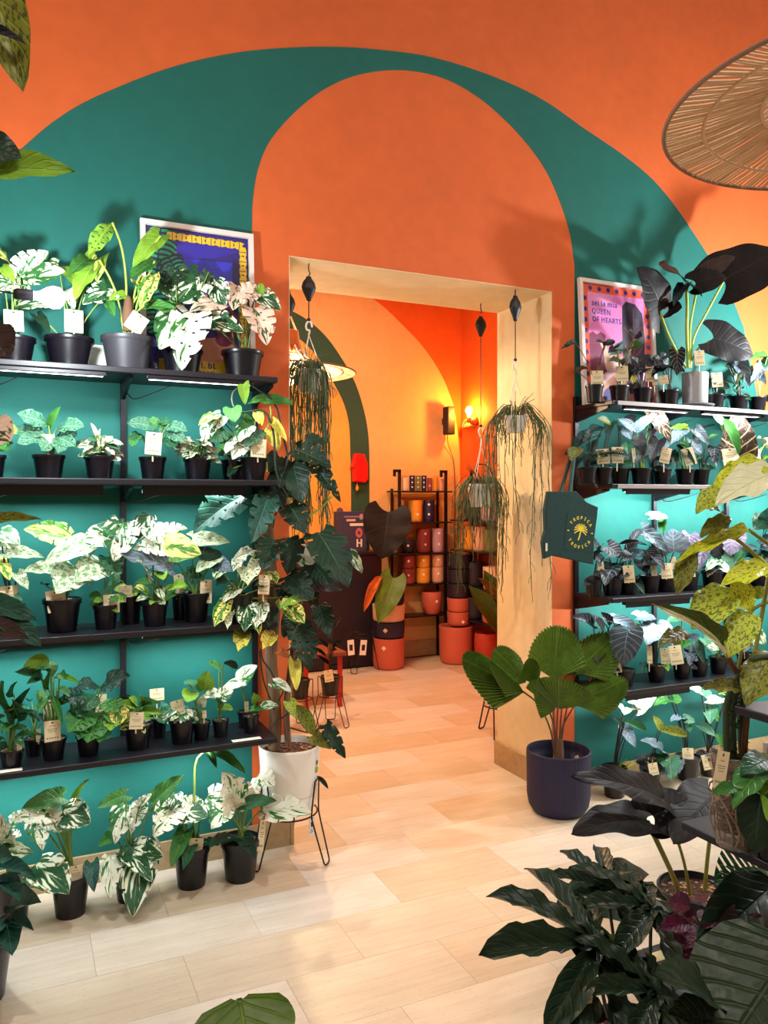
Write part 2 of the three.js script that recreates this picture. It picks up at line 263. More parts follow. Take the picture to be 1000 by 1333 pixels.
// ---------------------------------------------------------------- rattan hat lamps
const reed = plain('#d9b38c', 0.7), reedDark = plain('#8a6248', 0.75);
const HAT = [[0.415, 0], [0.335, 0.012], [0.22, 0.04], [0.125, 0.1], [0.082, 0.16], [0.066, 0.25]];
function hatLamp(label, p, ceil, lit) {
  const g = thing('rattan_pendant_lamp', label, 'pendant lamp', p.toArray());
  const list = [], r = rng(5);
  for (let k = 0; k < 240; k++) {
    const a = k / 240 * Math.PI * 2, j = (r() - 0.5) * 0.012, end = k % 2 ? 3 : HAT.length;
    const pts = HAT.slice(0, end).map(([q, y]) => V(Math.cos(a + j) * q, y + (r() - 0.5) * 0.004, Math.sin(a + j) * q));
    list.push(new THREE.TubeGeometry(new THREE.CatmullRomCurve3(pts), 7, 0.0024 + r() * 0.001, 4));
  }
  const ribs = mesh('reed_weave', merged(list), reed, g); ribs.userData.kind = 'stuff';
  for (const [q, y, w] of [[0.416, 0, 0.005], [0.335, 0.009, 0.004], [0.22, 0.036, 0.004], [0.125, 0.1, 0.004], [0.082, 0.16, 0.004], [0.066, 0.25, 0.004]]) { const t = new THREE.TorusGeometry(q, w, 6, 64); t.rotateX(Math.PI / 2); t.translate(0, y, 0); mesh('hoop', t, q > 0.4 ? reedDark : reed, g); }
  for (let k = 0; k < 6; k++) { const a = k / 6 * Math.PI * 2; mesh('crown_rod', tube([V(Math.cos(a) * 0.066, 0.25, Math.sin(a) * 0.066), V(Math.cos(a) * 0.012, 0.37, Math.sin(a) * 0.012)], 0.003, 2, 5), reed, g); }
  mesh('socket', lathe([[0.0001, 0.04], [0.022, 0.04], [0.022, 0.12], [0.008, 0.14], [0.0001, 0.14]], 16), M.black, g);
  mesh('cable', tube([V(0, 0.13, 0), V(0, ceil - p.y, 0)], 0.0035, 2, 6), M.black, g);
  mesh('bulb', lathe([[0.0001, -0.085], [0.03, -0.078], [0.048, -0.05], [0.05, -0.02], [0.036, 0.015], [0.018, 0.04], [0.0001, 0.045]], 24), lit ? new THREE.MeshStandardMaterial({ color: 0xffffff, emissive: 0xffd9a0, emissiveIntensity: 14 }) : plain('#f0e8d8', 0.3), g);
  if (lit) pointLight(0xffd6a8, lit, [p.x, p.y - 0.02, p.z], 2.5);
  return g;
}
hatLamp('lit rattan hat pendant lamp seen through the doorway', V(1.47, 2.27, -1.3), BH, 9);
hatLamp('unlit rattan hat pendant lamp hanging above the mottled plant', V(1.577, 2.29, 2.255), RH, 0);

// ---------------------------------------------------------------- hanging baskets on pulleys under the lintel
const stringGreen = plain('#4c5b33', 0.6), hangWhite = plain('#efe9e2', 0.5);
function hangingBasket(label, hook, bodyPx, hookPy, potPy, potW, strands, seed, groupXY) {
  // hook: point on the soffit; heights below follow from the pixels at that depth
  const yAt = py => EYE + (HORIZON - py) / FOCAL * depthOf(hook), r = rng(seed);
  const g = thing('hanging_basket_plant', label, 'hanging plant', [hook.x, yAt(potPy[1]), hook.z]);
  const oy = g.position.y, Y = py => yAt(py) - oy;
  mesh('ceiling_hook', tube([V(0, hook.y - oy, 0), V(0, hook.y - oy - 0.03, 0), V(0.006, hook.y - oy - 0.045, 0), V(0, hook.y - oy - 0.055, 0)], 0.003, 10, 5), M.black, g);
  const b0 = Y(bodyPx[1]), b1 = Y(bodyPx[0]), bh = b1 - b0;
  const bg = lathe([[0.0001, 0], [0.01, 0], [0.013, 0.1], [0.03, 0.42], [0.034, 0.55], [0.028, 0.75], [0.014, 0.92], [0.011, 1], [0.0001, 1]].map(([a, b]) => [a, b * bh]), 20); bg.scale(1, 1, 0.62); bg.translate(0, b0, 0);
  mesh('pulley', bg, M.black, g);
  mesh('cord', tube([V(0, b0, 0), V(0, Y(hookPy[0]), 0)], 0.0028, 3, 5), M.black, g);
  const kn = new THREE.SphereGeometry(0.009, 10, 8); kn.translate(0, Y(hookPy[0]) + 0.006, 0); mesh('cord_stop', kn, M.black, g);
  const h0 = Y(hookPy[0]), h1 = Y(hookPy[1]);
  mesh('hook', tube([V(0.016, h0 - 0.026, 0), V(0.012, h0 - 0.008, 0), V(0, h0, 0), V(-0.013, h0 - 0.02, 0), V(-0.008, h0 - 0.04, 0), V(0.004, (h0 + h1) / 2 - 0.01, 0), V(0, h1, 0)], 0.0042, 20, 6), hangWhite, g);
  const ph = Y(potPy[0]), pr = metres(potW, hook) / 2;
  for (let k = 0; k < 3; k++) { const a = k * 2.1 + 0.4; mesh('hanger_wire', tube([V(0, h1, 0), V(Math.cos(a) * pr, ph, Math.sin(a) * pr)], 0.0022, 2, 5), hangWhite, g); }
  mesh('pot', lathe([[0.0001, 0], [pr * 0.72, 0], [pr * 0.98, ph * 0.96], [pr * 1.04, ph], [pr * 0.9, ph], [pr * 0.86, ph * 0.85], [0.0001, ph * 0.8]], 26), hangWhite, g);
  const list = [];
  for (let k = 0; k < strands.n; k++) {
    const a = r() * Math.PI * 2, out = pr * (0.9 + r() * 0.35), len = (strands.min + (strands.max - strands.min) * Math.pow(r(), strands.pow || 2)), lift = 0.02 + r() * strands.lift, spread = pr * strands.spread * (0.5 + r());
    const c = Math.cos(a), s = Math.sin(a); let x = c * pr * 0.5, z = s * pr * 0.5, pts = [V(x, ph * 0.85, z), V(c * out * 0.85, ph + lift, s * out * 0.85), V(c * (out + spread * 0.6), ph + lift * 0.3 - 0.02, s * (out + spread * 0.6))];
    const ex = c * (out + spread), ez = s * (out + spread), nn = Math.max(2, Math.round(len / 0.07)); let wx = 0, wz = 0;
    for (let i = 1; i <= nn; i++) { wx += (r() - 0.5) * 0.014; wz += (r() - 0.5) * 0.014; pts.push(V(ex + wx, ph - 0.02 - len * i / nn, ez + wz)); }
    list.push(new THREE.TubeGeometry(new THREE.CatmullRomCurve3(pts), pts.length * 3, 0.0021, 4));
    for (let q = 2; q < pts.length; q++) if (r() < 0.65) { const p0 = pts[q], d = V((r() - 0.5) * 0.045, -0.03 - r() * 0.05, (r() - 0.5) * 0.045); list.push(new THREE.TubeGeometry(new THREE.CatmullRomCurve3([p0, p0.clone().addScaledVector(d, 0.5).add(V(d.x * 0.3, 0.004, d.z * 0.3)), p0.clone().add(d)]), 4, 0.0017, 4)); }
  }
  for (let k = 0; k < 9; k++) { const a = r() * 6.28, b = r() * 0.06 + 0.02; list.push(new THREE.TubeGeometry(new THREE.CatmullRomCurve3([V(0, ph * 0.8, 0), V(Math.cos(a) * b * 0.6, ph + 0.05, Math.sin(a) * b * 0.6), V(Math.cos(a) * b * 1.5, ph + 0.06 + r() * 0.06, Math.sin(a) * b * 1.5)]), 6, 0.0018, 4)); }
  const st = mesh('trailing_stems', merged(list), stringGreen, g); st.userData.kind = 'stuff';
  return g;
}
const soffit = (x, y) => onY(x, y, DH - 0.003);
hangingBasket('hanging basket of trailing cactus in front of the lit rattan lamp', soffit(402, 343), [360, 392], [418, 436], [482, 510], 34, { n: 85, min: 0.1, max: 0.78, lift: 0.03, spread: 0.45, pow: 1.1 }, 11);
hangingBasket('hanging basket behind the tall monstera, cord beside the orange wall', soffit(376, 368), [382, 412], [548, 570], [612, 640], 32, { n: 40, min: 0.08, max: 0.4, lift: 0.03, spread: 0.5 }, 12);
hangingBasket('hanging basket with long trailing stems in front of the pot shelves', soffit(626, 395), [412, 438], [556, 582], [630, 660], 36, { n: 80, min: 0.08, max: 0.62, lift: 0.03, spread: 0.6, pow: 1.6 }, 13);
hangingBasket('hanging basket with sprawling stems against the cream door jamb', soffit(671, 377), [385, 418], [470, 490], [542, 563], 32, { n: 70, min: 0.05, max: 0.86, lift: 0.05, spread: 1.15, pow: 5 }, 14);

// ---------------------------------------------------------------- back room: pots, racks, counter
const terracotta = plain('#c4604a', 0.6), navy = plain('#1d1c46', 0.5), stone = plain('#e0c3a2', 0.6), mustard = plain('#e0952a', 0.55), sage = plain('#71713f', 0.6), maroon = plain('#8d3b38', 0.6), lilac = plain('#b98d9d', 0.6), charcoal = plain('#201c2c', 0.5), rose = plain('#dba080', 0.6), redClay = plain('#b03a26', 0.6), stickerM = plain('#f3ece2', 0.6);
const potUnit = lathe([[0.0001, 0], [0.78, 0], [0.86, 0.015], [0.93, 0.08], [0.965, 0.2], [1, 0.97], [0.995, 1], [0.93, 1], [0.92, 0.94], [0.89, 0.25], [0.0001, 0.2]], 36);
const bowlUnit = lathe([[0.0001, 0], [0.62, 0], [0.74, 0.03], [0.9, 0.25], [1, 0.55], [1, 0.8], [0.93, 1], [0.86, 1], [0.92, 0.8], [0.9, 0.5], [0.0001, 0.3]], 36);
const stickerUnit = new THREE.BoxGeometry(1, 1, 1);
function pot(label, px, wpx, hpx, base, z, mat, o = {}) {
  const c = onZ(px, 800, z), g = thing(o.name || 'plant_pot', label, 'pot', [c.x, base, c.z], o.group);
  const r = metres(wpx, c) / 2, h = metres(hpx, c);
  const n = o.stack || 1, one = o.bowl ? bowlUnit : potUnit;
  const m = mesh('pot_body', one, mat, g); m.scale.set(r, h, r);
  const toCam = Math.atan2(0 - c.x, DIST - c.z);
  for (const [dx, dy] of o.stickers || []) { const s = mesh('sticker', stickerUnit, stickerM, g); const a = toCam + dx; s.scale.set(0.024 * (o.ss || 1), 0.024 * (o.ss || 1), 0.004); s.position.set(Math.sin(a) * r * 0.985, h * dy, Math.cos(a) * r * 0.985); s.rotation.set(0, a, 0); s.rotateZ(Math.PI / 4); }
  return { g, r, h, top: base + h };
}
// ladder rack on the back wall
const LR = [1.579, 1.288, 0.998, 0.711, 0.417].map(v => v);
{
  const g = thing('ladder_shelf', 'black metal ladder shelf full of coloured pots', 'shelf', [3.4, 0, -3.3]);
  for (const x of [-0.23, 0.26]) { mesh('post', merged([box(x - 0.012, x + 0.012, 0, 1.77, 0.06, 0.084), box(x - 0.06, x + 0.012, 1.75, 1.775, 0.06, 0.084), box(x - 0.06, x - 0.04, 1.71, 1.76, 0.06, 0.084)]), M.blackMetal, g); mesh('rear_post', box(x - 0.01, x + 0.01, 0, 1.6, -0.1, -0.08), M.blackMetal, g); }
  for (const y of LR) mesh('shelf_board', rbox(0.6, 0.014, 0.2, 0.003, 0.02, y - 0.007, -0.0), M.blackMetal, g);
}
const shelfPots = (row, list, grp) => list.forEach(([lab, x0, x1, h, mat, o]) => pot(lab, (x0 + x1) / 2, x1 - x0, h, LR[row], -3.28 + (o && o.dz || 0), mat, { ss: 0.8, ...o, group: grp }));
shelfPots(0, [['cream small pot on the top of the ladder shelf', 523, 532, 17, stone], ['navy dotted pot beside the cream small pot on ladder shelf', 533, 540.5, 20, navy, { stickers: [[0, 0.25], [0, 0.55], [0, 0.85]], ss: 0.5 }], ['sage green dotted pot between two navy pots', 541, 548, 20, sage, { stickers: [[0, 0.25], [0, 0.55], [0, 0.85]], ss: 0.5 }], ['navy dotted pot beside the brick red small pot', 548.5, 555.5, 20, navy, { stickers: [[0, 0.25], [0, 0.55], [0, 0.85]], ss: 0.5 }], ['brick red small pot on the top of the ladder shelf', 556, 563, 17, maroon, { stickers: [[0, 0.4]], ss: 0.5 }], ['mustard small pot on the top of the ladder shelf', 563.5, 570.5, 20, mustard], ['pale rose small pot at the end of the ladder shelf top', 571, 578, 16, rose]], 'pots on the ladder shelf');
shelfPots(1, [['small sage pot beside the tall mustard pot', 523, 534, 15, sage, { stickers: [[0, 0.5]] }], ['tall mustard pot on the ladder shelf', 534.5, 550, 28, mustard, { stickers: [[0.2, 0.35]] }], ['tall navy pot with two white stickers', 551, 566, 28, navy, { stickers: [[0, 0.35], [0, 0.8]] }]], 'pots on the ladder shelf');
shelfPots(2, [['low black bowl pot on the ladder shelf', 522, 541, 17, charcoal, { bowl: true, stickers: [[0, 0.6]] }], ['brick red pot with two white stickers', 542, 560.5, 31, maroon, { stickers: [[0.3, 0.35], [0.3, 0.8]] }], ['lilac pot on the ladder shelf', 562, 578, 31, lilac, { stickers: [[0.2, 0.35], [0.2, 0.8]] }]], 'pots on the ladder shelf');
for (const [a, b, mat, n] of [[522, 540.5, maroon, 'brick red'], [541.5, 560, mustard, 'mustard'], [562, 578, rose, 'pale rose']]) {
  const lo = pot(n + ' pot with another pot stacked on it', (a + b) / 2, b - a, 20, LR[3], -3.28, mat, { stickers: [[0.1, 0.6]], ss: 0.8, group: 'stacked pots on the ladder shelf' });
  pot(n + ' pot stacked on a matching pot', (a + b) / 2, b - a, 17, lo.top, -3.28, mat, { stickers: [[0.1, 0.6]], ss: 0.8, group: 'stacked pots on the ladder shelf' });
}
pot('wide terracotta bowl pot low on the ladder shelf', 562, 28, 29, LR[4], -3.28, terracotta, { bowl: true, stickers: [[0.5, 0.6]], group: 'pots on the ladder shelf' });
// floor stacks
{
  let t = pot('large terracotta pot at the bottom of the striped stack', 506, 42, 40, 0, -3.05, terracotta, { stickers: [[-0.3, 0.72]], ss: 1.3 });
  t = pot('navy pot stacked on the terracotta pot', 506, 42.5, 21, t.top, -3.05, navy, { stickers: [[-0.2, 0.55]], ss: 1.3 });
  t = pot('cream pot between two navy pots in the stack', 506, 42.5, 22, t.top, -3.05, stone);
  pot('navy pot on top of the striped stack', 508, 38, 20, t.top, -3.05, navy);
  t = pot('wide terracotta floor pot under the black pots', 594, 45, 48, 0, -3.0, terracotta);
  t = pot('terracotta pot in the stack under the black pots', 597, 30, 18, t.top, -3.0, terracotta, { stickers: [[0.4, 0.35]] });
  t = pot('terracotta pot directly under the black stacked pots', 597, 30, 18, t.top, -3.0, terracotta);
  for (let k = 0; k < 3; k++) t = pot(['black pot lowest of the black stack', 'black pot in the middle of the black stack', 'black pot on top of the black stack'][k], 597, 30, 18.5, t.top, -3.0, charcoal, { group: 'black pots stacked on terracotta pots' });
}
// side wall rack in the back room
{
  const g = thing('side_wall_shelf', 'black shelf with pots on the orange back room wall', 'shelf', [3.82, 0, -2.85]);
  for (const y of [1.31, 1.03, 0.7, 0.4]) mesh('shelf_board', rbox(0.24, 0.014, 0.75, 0.003, 0, y - 0.007, 0), M.blackMetal, g);
  for (const z of [-0.36, 0.36]) mesh('post', box(0.1, 0.119, 0, 1.78, z - 0.01, z + 0.01), M.blackMetal, g);
  mesh('handle', tube([V(0.1, 1.62, -0.1), V(0.0, 1.8, -0.1), V(0.0, 1.8, 0.1), V(0.1, 1.62, 0.1)], 0.008, 16, 6), M.blackMetal, g);
  const P = (lab, z, r, h, y, mat, o = {}) => { const q = thing('plant_pot', lab, 'pot', [3.81, y, z], 'pots on the side wall shelf'); const m = mesh('pot_body', o.bowl ? bowlUnit : potUnit, mat, q); m.scale.set(r, h, r); for (const dy of o.st || []) { const s = mesh('sticker', stickerUnit, stickerM, q); s.scale.set(0.005, 0.018, 0.018); s.position.set(-r * 0.985, h * dy, 0); s.rotation.x = Math.PI / 4; } };
  P('black pot on the side wall shelf behind the trailing stems', -2.95, 0.1, 0.2, 1.31, charcoal); P('grey pot on the side wall shelf behind the trailing stems', -2.68, 0.09, 0.2, 1.31, lilac);
  P('mustard pot on the side wall shelf', -3.05, 0.075, 0.22, 1.03, mustard, { st: [0.35, 0.75] }); P('pale rose pot on the side wall shelf', -2.86, 0.075, 0.22, 1.03, rose, { st: [0.4, 0.8] }); P('sage pot on the side wall shelf', -2.67, 0.075, 0.2, 1.03, sage);
  P('black pot on the side wall shelf above the terracotta pot', -2.95, 0.09, 0.22, 0.7, charcoal); P('cream pot on the side wall shelf beside a black pot', -2.66, 0.08, 0.2, 0.7, stone);
  P('terracotta pot on the lowest side wall shelf', -2.66, 0.09, 0.18, 0.4, terracotta); P('black pot on the lowest side wall shelf', -2.95, 0.1, 0.2, 0.4, charcoal); P('wide red clay pot standing under the side wall shelf', -2.75, 0.11, 0.3, 0, redClay, { bowl: true });
}
// dark counter with box on it
{
  const g = thing('dark_counter', 'tall dark cabinet against the amber back wall', 'counter', [2.6, 0, -3.3]);
  mesh('cabinet_body', rbox(0.76, 1.0, 0.2, 0.006, 0, 0.5, 0), plain('#1c1320', 0.5), g); mesh('counter_top', rbox(0.8, 0.03, 0.23, 0.004, 0, 1.015, 0.005), plain('#1c1320', 0.5), g);
  const bt = canvasTex(256, 320, (x, w, h) => { x.fillStyle = '#3b3350'; x.fillRect(0, 0, w, h); x.fillStyle = '#8b83a4'; x.fillRect(60, 34, 130, 10); x.fillStyle = '#e0a898'; x.fillRect(80, 58, 80, 18); x.fillStyle = '#efd8c4'; x.fillRect(110, 92, 120, 22); disc(x, 210, 40, 18, '#b88a94', 24); disc(x, 190, 170, 30, '#c8606a', 40); disc(x, 190, 170, 12, '#5c2a48', 16); x.fillStyle = '#efd8c4'; x.font = 'bold 90px sans-serif'; x.fillText('H', 160, 285); });
  const b = thing('display_box', 'grey violet display box with printed picture on the dark cabinet', 'box', [onZ(456, 700, -3.27).x, 1.03, -3.27]);
  mesh('carton', rbox(0.29, 0.36, 0.08, 0.003, 0, 0.18, 0), plain('#3b3350', 0.6), b);
  const pl = new THREE.PlaneGeometry(0.285, 0.355); pl.translate(0, 0.18, 0.0412); mesh('print', pl, new THREE.MeshStandardMaterial({ map: bt, roughness: 0.6 }), b);
  const t = new THREE.CylinderGeometry(0.03, 0.03, 0.012, 20); t.rotateX(Math.PI / 2); t.translate(-0.1, 0.365, 0.0); mesh('round_tab', t, plain('#5a4a58', 0.6), b);
}
{ // red hanging wall plaque
  const p = onZ(467, 610, BACK + 0.03), g = thing('red_wall_plaque', 'bright red casing hung on the dark green painted band', 'wall ornament', [p.x, p.y, BACK + 0.002]);
  const s = new THREE.ExtrudeGeometry(shapeOf([[-0.05, -0.11], [0.04, -0.12], [0.062, -0.09], [0.06, 0.04], [0.03, 0.12], [-0.04, 0.125], [-0.058, 0.04], [-0.068, 0.015], [-0.055, 0.01]]), { depth: 0.06, bevelEnabled: true, bevelSize: 0.012, bevelThickness: 0.012, bevelSegments: 3 }); s.translate(0, 0, 0.014);
  mesh('casing', s, plain('#d2120f', 0.4), g); mesh('pendant', lathe([[0.0001, -0.21], [0.012, -0.2], [0.016, -0.18], [0.008, -0.15], [0.002, -0.14], [0.002, -0.11], [0.0001, -0.11]], 14).translate(-0.02, 0, 0.04), plain('#e09a20', 0.4), g);
}
{ // speaker and wall lamp
  const p = onZ(583, 548, BACK + 0.08), g = thing('wall_speaker', 'slim black speaker mounted beside the wall lamp', 'speaker', [p.x, p.y, BACK + 0.003]);
  mesh('cabinet', rbox(0.085, 0.27, 0.1, 0.012, 0, 0, 0.1), M.black, g); mesh('wall_mount', box(-0.02, 0.02, -0.03, 0.03, 0, 0.052), M.blackMetal, g);
  mesh('cable', tube([V(0, -0.13, 0.07), V(0.03, -0.22, 0.03), V(0.1, -0.36, 0.008), V(0.12, -0.6, 0.006), V(0.12, -1.3, 0.006)], 0.004, 24, 5), plain('#8a4a22', 0.6), g);
  const q = onX(613, 548, RX - 0.06), l = thing('wall_lamp', 'lit bare bulb wall lamp with a small rainbow ornament', 'lamp', [RX - 0.004, q.y, q.z]);
  mesh('mount', lathe([[0.0001, 0], [0.045, 0], [0.04, 0.03], [0.022, 0.07], [0.0001, 0.075]], 20).rotateZ(Math.PI / 2), plain('#b86a3a', 0.5), l);
  mesh('holder', lathe([[0.0001, -0.02], [0.022, -0.02], [0.022, 0.03], [0.0001, 0.03]], 16).translate(-0.075, 0.005, 0), plain('#b86a3a', 0.5), l);
  mesh('bulb', lathe([[0.0001, 0], [0.014, 0], [0.018, 0.02], [0.034, 0.055], [0.034, 0.075], [0.02, 0.1], [0.0001, 0.104]], 20).translate(-0.075, 0.035, 0), new THREE.MeshStandardMaterial({ color: 0xffffff, emissive: 0xffd070, emissiveIntensity: 12 }), l);
  for (const [r, c] of [[0.06, '#d9a06a'], [0.04, '#c7703a'], [0.02, '#e8c08a']]) mesh('rainbow_arc', new THREE.TorusGeometry(r, 0.0095, 8, 20, Math.PI).rotateY(Math.PI / 2).translate(-0.03, -0.04, -0.13), plain(c, 0.6), l);
  mesh('bracket', box(-0.04, -0.001, -0.052, -0.042, -0.2, 0.02), plain('#b86a3a', 0.5), l);
  pointLight(0xffa640, 2.2, [RX - 0.08, q.y + 0.085, q.z], 1.5);
}
// ---------------------------------------------------------------- tote bag on the rack end
{
  const z = 0.34, g = thing('tote_bag', 'dark green tote bag with yellow palm print hanging on the rack end', 'bag', onZ(742, 727, z).toArray());
  const o = g.position, out = [[713, 641], [748, 640.5], [762, 655], [776, 661], [774, 678], [771, 700], [770, 733], [745, 728], [718, 722], [708, 726], [706, 705], [710, 690], [709, 664]].map(([a, b]) => { const p = onZ(a, b, z); return [p.x - o.x, p.y - o.y]; });
  const sh = shapeOf(out), fabric = fbm(71, 60, 2);
  const fg = new THREE.ExtrudeGeometry(sh, { depth: 0.014, bevelEnabled: true, bevelSize: 0.004, bevelThickness: 0.006, bevelSegments: 2 }); fg.translate(0, 0, -0.007);
  mesh('bag_body', fg, new THREE.MeshStandardMaterial({ color: '#123a38', roughness: 0.85, bumpMap: dataTex(256, 256, (u, v) => { const k = 255 * fabric(u, v); return [k, k, k]; }, false, 6), bumpScale: 0.002 }), g);
  const cg = (list, w) => { const pts = list.map(([a, b, c]) => onZ(a, b, c).sub(o)); const m = new THREE.TubeGeometry(new THREE.CatmullRomCurve3(pts), 16, w, 6); return m; };
  mesh('handle', cg([[730, 641, z], [736, 620, z - 0.1], [744, 590, 0.12], [748, 570, 0.06]], 0.009), plain('#123432', 0.85), g);
  mesh('handle', cg([[742, 641, z], [745, 615, z - 0.08], [748, 590, 0.14], [750, 570, 0.07]], 0.01), plain('#1a4a46', 0.85), g);
  const pt = canvasTex(512, 512, (x, w, h) => {
    x.clearRect(0, 0, w, h); x.fillStyle = '#123a38'; x.fillRect(0, 0, w, h); x.fillStyle = '#f0d83c'; x.strokeStyle = '#f0d83c'; x.font = 'bold 66px sans-serif'; x.textAlign = 'center'; x.textBaseline = 'middle';
    const arc = (s, a0, a1, r, flip) => { for (let i = 0; i < s.length; i++) { const a = a0 + (a1 - a0) * i / (s.length - 1); x.save(); x.translate(256 + Math.sin(a) * r, 256 - Math.cos(a) * r); x.rotate(flip ? a + Math.PI : a); x.fillText(s[i], 0, 0); x.restore(); } };
    arc('TROPICA', -0.95, 0.95, 208, false); arc('TROPICA', Math.PI + 0.95, Math.PI - 0.95, 208, true);
    x.fillRect(28, 240, 34, 16); x.fillRect(450, 240, 34, 16); x.lineWidth = 17; x.lineCap = 'round';
    for (const a of [-2.0, -1.55, -1.15, -0.75, -0.35, 0.1, 0.5, 0.9, 1.3, 1.7, 2.1]) { x.beginPath(); x.moveTo(262, 226); x.quadraticCurveTo(262 + Math.sin(a) * 60, 226 - Math.cos(a) * 70 - 26, 262 + Math.sin(a) * 112, 226 - Math.cos(a) * 96 + 6); x.stroke(); }
    x.lineWidth = 22; x.beginPath(); x.moveTo(262, 230); x.quadraticCurveTo(258, 300, 236, 360); x.stroke();
  });
  const a = onZ(753, 693, z).sub(o), s = metres(47, onZ(753, 693, z)), pg = new THREE.PlaneGeometry(s, s); pg.rotateZ(-0.12); pg.translate(a.x, a.y, 0.0138);
  mesh('print', pg, new THREE.MeshStandardMaterial({ map: pt, roughness: 0.8 }), g);
  const t = onZ(709, 712, z).sub(o); mesh('side_tag', box(t.x - 0.004, t.x + 0.006, t.y - 0.018, t.y + 0.018, 0.012, 0.0145), plain('#ece4da', 0.7), g);
}
// ---------------------------------------------------------------- leaves: textures, blades
const LN = fbm(101, 4, 4), LF = fbm(131, 14, 3);
const mix = (a, b, k) => a.map((v, i) => v + (b[i] - v) * k), sm = (a, b, x) => { const t = Math.min(1, Math.max(0, (x - a) / (b - a))); return t * t * (3 - 2 * t); };
// lateral veins sweep forward from the midrib
const lat = (s, t, n, sl) => { const q = s * n - Math.abs(t) * sl, f = Math.abs(q - Math.round(q)); return 1 - sm(0.03, 0.11, f); };
const rib = t => 1 - sm(0.018, 0.05, Math.abs(t));
let leafSeed = 0;
function leafMat(fn, rough = 0.42, o = {}) {
  const k = leafSeed++ * 0.137;
  const map = dataTex(96, 192, (u, v) => fn(v, u * 2 - 1, (x, y) => LN(x + k, y + k * 1.7), (x, y) => LF(x + k * 0.7, y + k)).map(c => Math.max(0, Math.min(255, c))));
  const nv = o.nv || 7;
  const bump = dataTex(64, 128, (u, v) => { const t = u * 2 - 1, q = 255 * (0.75 - 0.5 * Math.max(rib(t), lat(v, t, nv, 2.2) * 0.7) + 0.2 * (LF(u, v) - 0.5)); return [q, q, q]; }, false);
  return new THREE.MeshPhysicalMaterial({ map, bumpMap: bump, bumpScale: o.bump || 0.003, roughness: rough, side: THREE.DoubleSide, specularIntensity: o.spec === undefined ? 0.5 : o.spec, transmission: 0 });
}
const solid = (c, v, amt = 0.14, nv = 7) => (s, t, n, f) => { let a = c.map(q => q * (1 - amt + 2 * amt * n(s, t * 0.5))); return mix(a, v, 0.55 * Math.max(rib(t), lat(s, t, nv, 2.2) * 0.4)); };
const varieg = (g, w, bias, scale = 1) => (s, t, n, f) => { const q = n(t * 0.35 * scale + 0.2, s * 0.5 * scale - Math.abs(t) * 0.3) * 0.62 + f(t * 0.35 - s * 0.1, s * 0.6 - Math.abs(t) * 0.5) * 0.38; const k = sm(bias - 0.03, bias + 0.03, q + 0.06 * t); const gg = mix(g, g.map(v => v * 1.7), f(s, t) * 0.6); return mix(mix(w, gg, k), [200, 205, 160], 0.4 * rib(t)); };
const spotted = (c, d, lim) => (s, t, n, f) => { const q = f(s * 1.7, t * 0.7); return mix(mix(c, d, sm(lim - 0.04, lim + 0.1, q)), [220, 215, 120], 0.3 * Math.max(rib(t), lat(s, t, 7, 2.2) * 0.3)); };
const veined = (c, v, k = 0.85, nv = 6) => (s, t, n, f) => { const a = c.map(q => q * (0.8 + 0.4 * n(s, t))); return mix(a, v, k * Math.max(rib(t), lat(s, t, nv, 2.0))); };
const W_ = [226, 225, 202];
